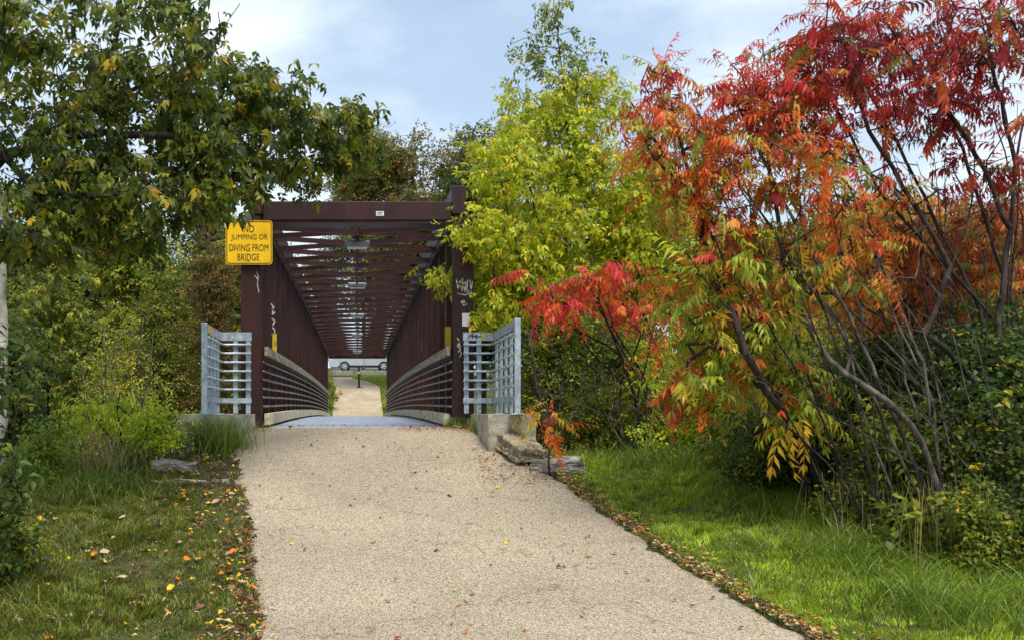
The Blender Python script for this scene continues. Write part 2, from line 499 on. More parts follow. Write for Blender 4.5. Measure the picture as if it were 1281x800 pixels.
# crossed overhead braces in every bay
for i in range(NB):
    ya, yb = stations[i] + .12, stations[i + 1] - .02
    ca, cb = camber(ya), camber(yb)
    if i == 0: ya += .35
    for s in (-1, 1):
        zz = 4.52 if s > 0 else 4.525
        MB().sweep([(-1.44 * s, ya, zz + ca), (0, (ya + yb) / 2, zz + camber((ya + yb) / 2) + .002), (1.44 * s, yb, zz + cb)], .065, .075).build("overhead_brace", STEEL, bridge)
    ym = (ya + yb) / 2
    MB().cbox(-.085, .085, ym - .13, ym + .13, 4.425 + camber(ym), 4.455 + camber(ym), .004).build("gusset_plate", STEEL, bridge)
MB().tube(run(0, 4.405, Y0 + .5, Y1 - .3), .022, 8).build("conduit", BLACK, bridge, smooth=True)
LAMPM = noise_mat("lamp_lens", (206, 208, 204), (226, 228, 224), 8, 0.35)
for y in (16.3, 22.0, 29.2, 36.4, 45.2):
    c = camber(y)
    l = MB().cbox(-.21, .21, y - .1, y + .1, 4.30 + c, 4.385 + c, .02).build("lamp_fixture", ALU, bridge)
    MB().cbox(-.17, .17, y - .08, y + .08, 4.27 + c, 4.299 + c, .012).build("lens", LAMPM, l)
# marker strips, labels
for s, yy in ((-1, stations[2]), (1, stations[1])):
    xx = s * 1.47
    MB().box(min(xx, xx - s * .006), max(xx, xx - s * .006), yy - .06, yy + .06, 2.64 + .03, 3.04).build("marker_strip", STRIPE, bridge)
    MB().box(s * 1.5 - .028, s * 1.5 + .05, yy - .088, yy - .082, 2.64 + .03, 3.04).build("marker_strip", STRIPE, bridge)
lab = MB().box(.285, .405, Y0 - .036, Y0 - .031, 4.605, 4.675).build("maker_label", WHITE, bridge)
GREYINK = noise_mat("grey_ink", (96, 100, 104), (124, 128, 130), 20, 0.7)
for k, (a, b) in enumerate(((.30, .39), (.305, .375))):
    MB().box(a, b, Y0 - .039, Y0 - .0365, 4.65 - k * .025, 4.66 - k * .025).build("print_line", GREYINK, lab)
MB().cbox(1.60, 1.71, Y0 - .006, Y0 - .001, 2.93, 3.13, .002).build("post_label", WHITE, bridge)
def scrawl(name, pts, y, r, parent, mat):
    m = MB()
    for st in pts:
        P = []
        for i in range(len(st) - 1):
            for t in (0, .33, .66):
                P.append((st[i][0] + (st[i + 1][0] - st[i][0]) * t, st[i][1] + (st[i + 1][1] - st[i][1]) * t))
        P.append(st[-1])
        for i in range(len(P) - 1):
            (ax, az), (bx_, bz) = P[i], P[i + 1]
            dx, dz = bx_ - ax, bz - az
            L = math.hypot(dx, dz) + 1e-9
            nx_, nz_ = -dz / L * r, dx / L * r
            m.add([(ax - nx_, y, az - nz_), (bx_ - nx_, y, bz - nz_), (bx_ + nx_, y, bz + nz_), (ax + nx_, y, az + nz_)], [(0, 1, 2, 3)])
    return m.build(name, mat, parent)
def P2(lst, Y):
    return [[tuple(px(a, b, Y)[[0, 2]]) for a, b in st] for st in lst]
yp = Y0 - .004
scrawl("graffiti", P2([[(571, 350), (573, 362), (575, 352)], [(574, 356), (579, 348), (578, 364)], [(578, 357), (583, 352), (582, 366), (580, 358)], [(585, 350), (584, 366), (590, 362)], [(588, 350), (589, 366), (591, 352)], [(572, 367), (582, 369), (591, 366)]], yp), yp, .008, bridge, CHALK)
scrawl("graffiti", P2([[(577, 379), (580, 376), (582, 381), (579, 381)], [(581, 378), (584, 381)]], yp), yp, .014, bridge, CHALK)
scrawl("graffiti", P2([[(572, 422), (575, 428), (572, 432), (576, 436), (573, 440)], [(574, 424), (577, 442), (575, 446)]], yp), yp, .006, bridge, CHALK)
yv = stations[1] - .084
scrawl("graffiti", P2([[(339, 380), (343, 384), (340, 388)], [(341, 382), (341, 394), (344, 390)], [(340, 398), (344, 401), (341, 407)], [(341, 409), (344, 413), (342, 419), (340, 417)]], yv), yv, .009, bridge, CHALK)
scrawl("paint_scratch", P2([[(321, 340), (323, 346), (322, 356), (324, 366)], [(318, 344), (322, 349)]], yp), yp, .005, bridge, CHALK)

# ------------------------------------------------------------------ the sign on the left post
sg = px(311.5, 303.5, Y0 - .06)
sw, sh = .355, .335
sign = thing("warning_sign", "square yellow sign reading NO JUMPING OR DIVING FROM BRIDGE", "sign", (sg[0], sg[1], sg[2]))
def rounded(cx, cz, w, h, r, n=6):
    out = []
    for qx, qz, a0 in ((1, 1, 0), (-1, 1, 90), (-1, -1, 180), (1, -1, 270)):
        for k in range(n + 1):
            t = math.radians(a0 + 90 * k / n)
            out.append((cx + qx * (w - r) + r * math.cos(t), cz + qz * (h - r) + r * math.sin(t)))
    return out
def slab(poly, y0, y1):
    n = len(poly)
    V = [(x, y0, z) for x, z in poly] + [(x, y1, z) for x, z in poly]
    Fc = [tuple(range(n))[::-1], tuple(range(n, 2 * n))] + [(k, (k + 1) % n, n + (k + 1) % n, n + k) for k in range(n)]
    return MB().add(V, Fc)
ysn = sg[1]
slab(rounded(sg[0], sg[2], sw, sh, .05), ysn - .004, ysn).build("plate", YELLOW, sign)
pa, pb = rounded(sg[0], sg[2], sw - .012, sh - .012, .042), rounded(sg[0], sg[2], sw - .024, sh - .024, .034)
n = len(pa)
MB().add([(x, ysn - .0062, z) for x, z in pa] + [(x, ysn - .0062, z) for x, z in pb] , [(k, (k + 1) % n, n + (k + 1) % n, n + k) for k in range(n)]).build("border_line", BLACK, sign)
MB().cbox(sg[0] - .03, sg[0] + .03, ysn + .001, ysn + .055, sg[2] - .3, sg[2] + .3, .004).build("bracket", ALU, sign)
for zz in (.27, -.27):
    MB().tube([(sg[0], ysn - .012, sg[2] + zz), (sg[0], ysn - .003, sg[2] + zz)], .013, 8).build("bolt", ALU, sign)
def letters(txt, cx, cz, h, width, y, parent):
    cu = bpy.data.curves.new("lettering", 'FONT')
    cu.body = txt; cu.align_x = 'CENTER'; cu.size = 1.0; cu.offset = 0.001; cu.extrude = 0.0
    o = bpy.data.objects.new("tmp", cu); COL.objects.link(o)
    bpy.context.view_layer.update()
    me = bpy.data.meshes.new_from_object(o.evaluated_get(bpy.context.evaluated_depsgraph_get()))
    bpy.data.objects.remove(o)
    co = np.empty(len(me.vertices) * 3, np.float32); me.vertices.foreach_get("co", co)
    co = co.reshape(-1, 3)
    mn, mx = co.min(0), co.max(0)
    new = np.zeros_like(co)
    new[:, 0] = cx + (co[:, 0] - (mn[0] + mx[0]) / 2) * width / (mx[0] - mn[0])
    new[:, 2] = cz + (co[:, 1] - (mn[1] + mx[1]) / 2) * h / (mx[1] - mn[1])
    new[:, 1] = y
    me.vertices.foreach_set("co", new.ravel()); me.update()
    me.materials.clear(); me.materials.append(BLACK)
    return link("lettering", me, parent)
Ysg = ysn - .0065
for txt, x0, x1, yc in (("NO", 305, 318, 286.5), ("JUMPING OR", 289, 335, 297.5), ("DIVING FROM", 287, 336, 310), ("BRIDGE", 297, 324.5, 321.8)):
    sc_ = Ysg / F_PX
    p = px((x0 + x1) / 2, yc, Ysg)
    letters(txt, p[0], p[2], 8.6 * sc_, (x1 - x0) * sc_, Ysg, sign)

# ------------------------------------------------------------------ galvanised approach railings
def wing_railing(s, yn, label):
    xw, xe, yc = s * 2.08, s * 1.60, 15.12
    o = thing("approach_railing", label, "railing", (xw, (yn + yc) / 2, 1.6), "galvanised railings at the bridge mouth")
    R = .10
    def route(off=0):
        P = [(xw - s * off, yn)]
        for k in range(7):
            t = math.pi / 2 * k / 6
            P.append((xw - s * R + s * R * math.cos(t) - s * off * math.cos(t), yc - R + R * math.sin(t) - off * math.sin(t)))
        P.append((xe, yc - off))
        return P
    for z in (2.64, 2.51, 2.375, 2.24, 2.10, 1.965):
        MB().tube([(x, y, z) for x, y in route(.045)], .018, 8).build("tube_rail", GALV, o, smooth=True)
    MB().sweep([(x, y, 2.765) for x, y in route(.0)], .05, .125).build("top_rail", GALV, o)
    MB().sweep([(x, y, 1.80) for x, y in route(.012)], .05, .075).build("bottom_rail", GALV, o)
    for y in np.linspace(yn + .05, yc - .2, 5):
        MB().cbox(xw - .022, xw + .022, y - .035, y + .035, 1.605, 2.70, .004).build("post", GALV, o)
    MB().cbox(xw - .04, xw + .04, yn - .045, yn - .005, 1.605, 2.835, .005).build("end_post", GALV, o)
    for x in (xe + s * .05, xe + s * .24):
        MB().cbox(x - .036, x + .036, yc - .02, yc + .022, 1.605, 2.70, .004).build("post", GALV, o)
    for y in (yn + .0, yc - .2):
        MB().cbox(xw - .09, xw + .09, y - .08, y + .1, 1.592, 1.606, .003).build("base_plate", GALV, o)
    return o
wl = wing_railing(-1, 13.62, "galvanised steel railing beside the yellow sign post, left of the path")
wr = wing_railing(1, 13.0, "galvanised steel railing at the right side of the bridge mouth, graffiti on top rail")
yt = 15.12 - .0275
scrawl("graffiti", P2([[(586, 421), (592, 417), (590, 422), (597, 418), (595, 423), (602, 419)], [(590, 420), (604, 421)]], yt), yt, .006, wr, BLACK)
scrawl("graffiti", P2([[(280, 424), (282, 419), (285, 424)], [(289, 420), (292, 424), (290, 419)], [(295, 424), (297, 418), (299, 424), (302, 419)]], yt), yt, .006, wl, CHALK)
MB().box(-2.0535, -2.051, 13.75, 14.05, 2.72, 2.81).build("sticker", STRIPE, wl)

# ------------------------------------------------------------------ concrete and stones
def rough_block(name, x0, x1, y0, y1, z0, z1, mat, label, cat, seed, amp=.02, div=8, taper=0.0, group=None, rot=0.0, tilt=0.0, pitch=0.0):
    r = np.random.default_rng(seed)
    import bmesh
    bm = bmesh.new()
    bmesh.ops.create_cube(bm, size=1)
    bmesh.ops.subdivide_edges(bm, edges=bm.edges[:], cuts=div, use_grid_fill=True)
    ph = r.uniform(0, 6, 9)
    c = Vector(((x0 + x1) / 2, (y0 + y1) / 2, (z0 + z1) / 2)); S = Vector((x1 - x0, y1 - y0, z1 - z0))
    RM = Matrix.Rotation(rot, 3, 'Z') @ Matrix.Rotation(pitch, 3, 'X') @ Matrix.Rotation(tilt, 3, 'Y')
    for v in bm.verts:
        p = Vector((v.co.x * S.x, v.co.y * S.y, v.co.z * S.z))
        f = 1 - taper * (v.co.z + .5)
        p.x *= f; p.y *= f
        q = p * 6
        nrm = Vector((math.sin(q.x * 1.3 + ph[0]) + math.sin(q.y * 2.1 + ph[1]) + .6 * math.sin(q.z * 5 + ph[2]),
                      math.sin(q.y * 1.7 + ph[3]) + math.sin(q.x * 2.5 + ph[4]) + .6 * math.sin(q.z * 6 + ph[5]),
                      .7 * math.sin(q.x * 2.2 + ph[6]) + .7 * math.sin(q.y * 2.4 + ph[7])))
        p += nrm * amp * .5 + Vector(r.normal(0, amp * .18, 3))
        v.co = RM @ p
    me = bpy.data.meshes.new(name); bm.to_mesh(me); bm.free()
    me.materials.append(mat)
    o = bpy.data.objects.new(name, me); o.location = c; COL.objects.link(o)
    return tag(o, label, cat, group)
rough_block("concrete_curb", 1.72, 2.35, 13.1, 15.24, .7, 1.592, CONC, "weathered concrete block under the right galvanised railing", "curb", 1, .008, 14)
rough_block("concrete_curb", -2.5, -1.55, 13.9, 15.24, .7, 1.592, CONC, "weathered concrete block under the left galvanised railing", "curb", 2, .008, 14)
rough_block("stone_slab", -3.0, -2.25, 13.3, 13.85, 1.38, 1.50, CONC, "flat pale stone slab stepping out below the left railing", "stone", 3, .02, 8, .05, "flat stones at the bridge mouth")
rough_block("stone_slab", -2.85, -2.15, 12.98, 13.3, .9, 1.34, STONE, "shadowed stone block under the pale slab by the left railing", "stone", 4, .05, 8, .1, "flat stones at the bridge mouth")
rough_block("stone_slab", -2.58, -1.98, 12.3, 12.7, .80, 1.0, STONE, "grey split stone in front of the grass clump left of the path", "stone", 5, .04, 12, .12, "flat stones at the bridge mouth", .1, .06)
rough_block("timber_edging", -3.15, -1.55, 11.95, 12.1, .68, .80, WOOD, "half-buried weathered timber across the left grass", "timber", 6, .02, 14)
rough_block("stone_slab", 1.9, 2.4, 12.5, 13.22, 1.08, 1.24, noise_mat("tan_stone", (128, 116, 94), (172, 158, 128), 7, 0.9, bump=1.0, bump_scale=20, c3=(84, 84, 54), s3=4, f3=(.5, .7)), "tan tilted slab just below the right concrete block", "stone", 8, .05, 14, .14, "flat stones at the bridge mouth", .3, .05, .28)
rough_block("stone_slab", 2.16, 2.84, 12.3, 12.8, .86, 1.02, STONE, "grey flat stone at the grass corner right of the path", "stone", 9, .035, 12, .12, "flat stones at the bridge mouth", -.15, .04, .14)

# ------------------------------------------------------------------ far bank things
bz = float(np.interp(60, _sy, _sz))
bo = thing("bollard", "slim dark maroon bollard in the middle of the far path", "bollard", (.1, 60, bz))
MB().tube([(.1, 60, bz), (.1, 60, bz + 1.3)], .062, 12).build("post", STEEL, bo, smooth=True)
MB().tube([(.1, 60, bz + 1.3), (.1, 60, bz + 1.34)], [.066, .045], 12).build("cap", STEEL, bo)
MB().tube([(.1, 60, bz + .86), (.1, 60, bz + .96)], .064, 12).build("reflective_band", WHITE, bo)
MB().cbox(-.06, .26, 59.84, 60.16, bz + .03, bz + .05, .01).build("base_plate", STEEL, bo)
wall = tag(MB().cbox(-14, 9, 67.7, 68.0, 3.7, 4.53, .03).build("retaining_wall", CONC), "low concrete wall below the parked silver car", "wall")
for x in (-1.16, .47):
    f = thing("fence_post", "thin grey post on the wall before the %s of the silver car" % ("front wheel" if x < 0 else "doors"), "post", (x, 67.85, 4.53), "thin posts on the far wall")
    MB().tube([(x, 67.85, 4.53), (x, 67.85, 5.75)], .03, 8).build("shaft", GALV, f, smooth=True)
    MB().cbox(x - .06, x + .06, 67.79, 67.91, 4.531, 4.55, .004).build("foot", GALV, f)
car = thing("parked_car", "silver estate car parked broadside behind the low wall", "car", (.45, 70, 4.54))
CARP = noise_mat("silver_paint", (196, 200, 206), (206, 210, 214), 3, 0.28, metal=0.3)
GLASS = noise_mat("car_glass", (20, 24, 28), (30, 34, 38), 3, 0.08, spec=.8)
RUB = noise_mat("rubber", (20, 20, 20), (32, 32, 32), 12, .85)
cz = 4.54
prof = [(-1.95, .42), (-1.97, .72), (-1.75, .92), (-.95, 1.05), (-.25, 1.52), (.6, 1.62), (2.1, 1.56), (2.7, 1.12), (2.78, .5), (2.7, .32), (-1.85, .3)]
def car_half(y0, y1, pf):
    nn = len(pf)
    return MB().add([(x + .0, y0, cz + z) for x, z in pf] + [(x, y1, cz + z) for x, z in pf],
        [tuple(range(nn)), tuple(range(nn, 2 * nn))[::-1]] + [(k, nn + k, nn + (k + 1) % nn, (k + 1) % nn) for k in range(nn)])
body = car_half(69.1, 70.85, prof).build("body", CARP, car)
for a, b in (((-.72, 1.06), (.62, 1.06)), ((.68, 1.06), (2.2, 1.06))):
    tl = (-.12, 1.47) if a[0] < 0 else (.68, 1.54)
    tr_ = (.62, 1.54) if a[0] < 0 else (1.95, 1.5)
    car_half(69.085, 69.098, [(a[0], a[1]), tl, tr_, (b[0], b[1])]).build("window", GLASS, car)
for a, b in ((-.75, .64), (.66, 1.55)):
    d = MB().box(a, b, 69.088, 69.099, cz + .42, cz + 1.03).build("door", CARP, car)
    MB().cbox(b - .28, b - .1, 69.06, 69.086, cz + .9, cz + .94, .004).build("handle", CARP, d)
MB().box(-1.3, 2.3, 69.07, 69.099, cz + .3, cz + .40).build("sill", RUB, car)
for x in (-.88, 1.82):
    for y in (69.05, 70.7):
        w_ = MB().tube([(x, y, cz + .345), (x, y + .22, cz + .345)], .345, 24).build("wheel", RUB, car)
        MB().tube([(x, y - .012, cz + .345), (x, y + .01, cz + .345)], .23, 20).build("rim", ALU, w_)
        for k in range(5):
            t = k * 2 * math.pi / 5
            MB().tube([(x, y - .016, cz + .345), (x + .2 * math.cos(t), y - .016, cz + .345 + .2 * math.sin(t))], .02, 6).build("spoke", WHITE, w_)
MB().cbox(-1.975, -1.72, 69.09, 69.4, cz + .7, cz + .86, .02).build("headlight", LAMPM, car)

# ------------------------------------------------------------------ foliage machinery
def leaflet(base, d, up, L, W, fold=.25, droop=.15):
    """five-point folded leaflet, four triangles"""
    d = np.asarray(d, float); d = d / np.linalg.norm(d)
    up = np.asarray(up, float)
    s = np.cross(up, d); s = s / (np.linalg.norm(s) + 1e-9)
    n_ = np.cross(d, s)
    b = np.asarray(base, float)
    V = np.array([b, b + d * L * .42 + s * W * .5 + n_ * W * fold, b + d * L * .45, b + d * L * .42 - s * W * .5 + n_ * W * fold, b + d * L - n_ * L * droop])
    return V, np.array([(0, 2, 1), (0, 3, 2), (1, 2, 4), (2, 3, 4)])

def stack(parts):
    """joins leaflets; each carries a brightness tint and its share of the leaf's second colour"""
    Vs, Fs, tint = [], [], []
    n = 0
    g_ = np.random.default_rng(len(parts) * 17 + int(abs(parts[0][0]).sum() * 1e4) % 9973)
    lo, hi = g_.uniform(-.3, .3), g_.uniform(.1, 1.2)
    for i, (V, Fc, t) in enumerate(parts):
        m = np.clip(lo + (hi - lo) * i / len(parts) + g_.normal(0, .25), 0, 1)
        Vs.append(V); Fs.append(Fc + n); tint.append(np.column_stack([np.full(len(V), t), np.full(len(V), m)])); n += len(V)
    return np.concatenate(Vs), np.concatenate(Fs), np.concatenate(tint)

def make_sumac(seed, pairs=7, L=.40, lf=.105, hang=1.2):
    r = np.random.default_rng(seed)
    parts = []
    arc = r.uniform(.15, .95); bend = r.normal(0, .12)
    def P(t): return np.array([L * t * (1 - .18 * arc * t), bend * L * t * t + .01 * math.sin(4 * t + seed), .10 * L * t - arc * L * t * t])
    def T(t): return np.array([L, 0, .10 * L - 2 * arc * L * t])
    ts = np.linspace(.16, .95, pairs)
    for i, t in enumerate(ts):
        size = lf * (0.72 + .45 * math.sin(math.pi * (t * .85 + .12))) * r.uniform(.85, 1.12)
        for s in (-1, 1):
            if r.random() < .12: continue
            d = T(t) / L * .42 + np.array([r.normal(0, .15), s * .7, -hang * r.uniform(.4, 1.5)])
            V, Fc = leaflet(P(t), d, (.35, s * -.2, 1), size, size * r.uniform(.18, .3), r.uniform(.05, .5), r.uniform(.0, .5))
            parts.append((V, Fc, r.uniform(.82, 1.16)))
    V, Fc = leaflet(P(.97), T(1.0), (0, 0, 1), lf * .9, lf * .27, .2, .3); parts.append((V, Fc, 1.0))
    # stalk
    tt = np.linspace(0, 1, 6); V = []
    for t in tt:
        p = P(t); V += [p + (0, .0028, 0), p + (0, -.0028, 0), p + (0, 0, .004)]
    Fc = []
    for i in range(5):
        a = i * 3
        for k in range(3):
            k2 = (k + 1) % 3
            Fc += [(a + k, a + k2, a + 3 + k2), (a + k, a + 3 + k2, a + 3 + k)]
    parts.append((np.array(V), np.array(Fc), .75))
    return stack(parts)

def make_elder(seed, lf=.085, pairs=2, spread=.8, wid=.42):
    """leaf of a box elder: three to seven drooping leaflets"""
    r = np.random.default_rng(seed)
    L = .13 if pairs > 1 else .09
    parts = []
    for i in range(pairs):
        t = .45 + .4 * i / max(pairs - 1, 1)
        for s in (-1, 1):
            d = np.array([.55, s * spread, -r.uniform(.2, .8)])
            size = lf * r.uniform(.8, 1.15)
            V, Fc = leaflet((L * t, 0, -.04 * t), d, (0, s * -.15, 1), size, size * wid, r.uniform(.05, .3), r.uniform(.1, .4)); parts.append((V, Fc, r.uniform(.85, 1.15)))
    V, Fc = leaflet((L * .95, 0, -.04), (1, 0, -r.uniform(.3, .8)), (0, 0, 1), lf * 1.15, lf * .5, .15, .3); parts.append((V, Fc, 1.05))
    V = np.array([(0, .002, 0), (0, -.002, 0), (L, 0, -.04)]); parts.append((V, np.array([(0, 1, 2)]), .8))
    return stack(parts)

def make_simple(seed, L=.06, W=.034):
    r = np.random.default_rng(seed)
    V, Fc = leaflet((.01, 0, 0), (1, 0, -r.uniform(0, .5)), (0, 0, 1), L, W, r.uniform(0, .35), r.uniform(0, .3))
    return stack([(V, Fc, 1.0)])

def make_sprig(seed, L=.10, W=.05, n=5, ext=.16, tris2=False):
    """a short shoot with n leaves set along it"""
    r = np.random.default_rng(seed)
    parts = []
    for i in range(n):
        t = i / max(n - 1, 1)
        a = i * 2.4 + r.uniform(-.4, .4)
        d = np.array([.35 + .4 * t, math.cos(a), math.sin(a) * .6 - .35])
        V, Fc = leaflet((ext * t, 0, -.05 * t * t), d, r.normal(0, .4, 3) + (0, 0, 1), L * r.uniform(.7, 1.15), W * r.uniform(.8, 1.1), r.uniform(0, .3), r.uniform(0, .35))
        if tris2:
            V = V[[0, 1, 3, 4]]; Fc = np.array([(0, 3, 1), (0, 2, 3)])
        parts.append((V, Fc, r.uniform(.78, 1.2)))
    return stack(parts)

LIB = {
    "sumac": [make_sumac(i, 5 + i % 4, .30 + .045 * (i % 4), .085 + .012 * (i % 4), .9 + .4 * (i % 4)) for i in range(14)],
    "sumac_big": [make_sumac(40 + i, 5 + i % 2, .44, .17, 1.0) for i in range(5)],
    "elder": [make_elder(i, .085, 2 - (i % 3 == 0), .8) for i in range(7)],
    "elder_big": [make_elder(70 + i, .105, 2 - (i % 4 == 0), .7, .46) for i in range(7)],
    "small": [make_sprig(20 + i, .055, .034, 6, .2) for i in range(6)],
    "tiny": [make_sprig(30 + i, .04, .022, 8, .22) for i in range(6)],
    "far": [make_sprig(50 + i, .14, .085, 7, .34, True) for i in range(6)],
    "far_fine": [make_sprig(60 + i, .09, .045, 9, .34, True) for i in range(6)],
    "broad": [make_sprig(90 + i, .12, .06, 5, .18) for i in range(5)],
}

def frames(D, roll=.5, seed=0):
    r = np.random.default_rng(seed)
    D = D / (np.linalg.norm(D, axis=1, keepdims=True) + 1e-9)
    U = np.array([0, 0, 1.0]) + r.normal(0, roll, D.shape)
    Yv = np.cross(U, D); Yv /= (np.linalg.norm(Yv, axis=1, keepdims=True) + 1e-9)
    Z = np.cross(D, Yv)
    return np.stack([D, Yv, Z], -1)

def bake(kind, pos, R, s, col, col2, seed=0):
    r = np.random.default_rng(seed)
    lib = LIB[kind]
    idx = r.integers(0, len(lib), len(pos))
    Vs, Fs, Cs = [], [], []
    n = 0
    for k, (V, Fc, t) in enumerate(lib):
        m = np.where(idx == k)[0]
        if not len(m): continue
        W = np.einsum('nij,vj->nvi', R[m], V) * s[m][:, None, None] + pos[m][:, None, :]
        mk = t[None, :, 1:2]
        C = (col[m][:, None, :] * (1 - mk) + col2[m][:, None, :] * mk) * t[None, :, 0:1]
        Ff = Fc[None] + (np.arange(len(m)) * len(V))[:, None, None] + n
        n += len(m) * len(V)
        Vs.append(W.reshape(-1, 3)); Fs.append(Ff.reshape(-1, 3)); Cs.append(C.reshape(-1, 3))
    return np.concatenate(Vs), np.concatenate(Fs), np.clip(np.concatenate(Cs), 0, 1)

_inst = {}
def inst_mesh(kind, k, ci, colour, colour2):
    key = (kind, k, ci)
    if key not in _inst:
        V, Fc, t = LIB[kind][k]
        c = np.clip((np.asarray(colour)[None, :] * (1 - t[:, 1:2]) + np.asarray(colour2)[None, :] * t[:, 1:2]) * t[:, 0:1], 0, 1)
        _inst[key] = mesh_np("leaf", V, Fc, LEAF, c)
    return _inst[key]

def grow(limbs, attr, step=.22, seed=0, sag=.12, wiggle=.03):
    """limbs: polylines of world points (first point of the first one is the base); attr: twig tips"""
    r = np.random.default_rng(seed)
    pos, par, isl = [], [], []
    tips = []
    for li, pl in enumerate(limbs):
        pl = np.asarray(pl, float)
        seg = np.linalg.norm(np.diff(pl, axis=0), axis=1)
        cum = np.concatenate([[0], np.cumsum(seg)])
        n = max(int(cum[-1] / step), 2)
        tt = np.linspace(0, cum[-1], n + 1)
        pts = np.stack([np.interp(tt, cum, pl[:, a]) for a in range(3)], -1)
        pts[1:-1] += r.normal(0, wiggle * .5, pts[1:-1].shape)
        if li == 0:
            prev = -1
        else:
            A = np.array(pos)
            prev = int(np.argmin(np.linalg.norm(A - pts[0], axis=1)))
            pts = pts[1:]
        for p in pts:
            pos.append(p); par.append(prev); isl.append(True); prev = len(pos) - 1
        tips.append(prev)
    A = np.array(pos)
    d0 = np.array([np.min(np.linalg.norm(A - a, axis=1)) for a in attr]) if len(attr) else np.array([])
    cap = len(pos) + int(len(attr) * 14) + 50
    buf = np.zeros((cap, 3)); buf[:len(pos)] = A
    n = len(pos)
    base = A[0]
    twig_tips, twig_k = [], []
    for k in np.argsort(d0):
        a = attr[k]
        dist = np.linalg.norm(buf[:n] - a, axis=1)
        dist = dist + .35 * np.maximum(buf[:n, 2] - a[2], 0) + np.where(buf[:n, 2] < base[2] + .12 * (A[:, 2].max() - base[2]), 1.0, 0)
        j = int(np.argmin(dist))
        b = buf[j].copy()
        L = np.linalg.norm(a - b)
        m = int(min(max(round(L / step), 1), 10))
        if n + m >= cap: break
        prev = j
        for q in range(1, m + 1):
            t = q / m
            p = b + (a - b) * t
            p[2] += sag * L * math.sin(math.pi * t) * .7
            if q < m: p += r.normal(0, wiggle, 3)
            buf[n] = p; pos.append(p); par.append(prev); isl.append(False); prev = n; n += 1
        tips.append(prev); twig_tips.append(prev); twig_k.append(k)
    return np.array(pos), np.array(par), np.array(isl), np.array(tips), np.array(twig_tips, int), np.array(twig_k, int)

def radii(pos, par, tips, r_tip, r_base, power=.5):
    cnt = np.zeros(len(pos))
    cnt[tips] = 1
    for i in range(len(pos) - 1, 0, -1):
        if par[i] >= 0: cnt[par[i]] += cnt[i]
    cnt = np.maximum(cnt, 1)
    return r_tip + (r_base - r_tip) * (cnt / cnt[0]) ** power

def wood_mesh(name, pos, par, rad, sel, mat, n=6):
    e = np.where(sel & (par >= 0))[0]
    if not len(e): return None
    A, B = pos[par[e]], pos[e]
    D = B - A; L = np.linalg.norm(D, axis=1, keepdims=True); D = D / (L + 1e-9)
    B = B + D * np.minimum(rad[e][:, None] * .4, L * .3)
    ref = np.where(np.abs(D[:, 2:3]) < .9, np.array([[0, 0, 1.0]]), np.array([[1.0, 0, 0]]))
    a = np.cross(D, ref); a /= np.linalg.norm(a, axis=1, keepdims=True)
    b = np.cross(D, a)
    ra = np.minimum(rad[par[e]], rad[e] * 1.35); rb = rad[e]
    t = np.arange(n) * 2 * np.pi / n
    ring = a[:, None, :] * np.cos(t)[None, :, None] + b[:, None, :] * np.sin(t)[None, :, None]
    V = np.concatenate([A[:, None, :] + ring * ra[:, None, None], B[:, None, :] + ring * rb[:, None, None]], 1)
    k = np.arange(n); k2 = (k + 1) % n
    q = np.stack([k, k2, n + k2, n + k], -1)
    Fq = (q[None] + (np.arange(len(e)) * 2 * n)[:, None, None]).reshape(-1, 4)
    return mesh_np(name, V.reshape(-1, 3), Fq, mat, smooth=True)

def ellipsoid(c, r, n, g, shell=.45):
    d = g.normal(size=(n, 3)); d /= np.linalg.norm(d, axis=1, keepdims=True)
    u = g.random(n) ** shell
    return np.asarray(c) + d * u[:, None] * np.asarray(r)

def pick(pal, n, g):
    """palette: list of (weight, sRGB)"""
    w = np.array([p[0] for p in pal], float); w /= w.sum()
    c = np.array([s2l(p[1]) for p in pal])
    ci = g.choice(len(pal), n, p=w)
    return ci, c[ci] * g.uniform(.78, 1.2, (n, 1)) * g.uniform(.93, 1.07, (n, 3))

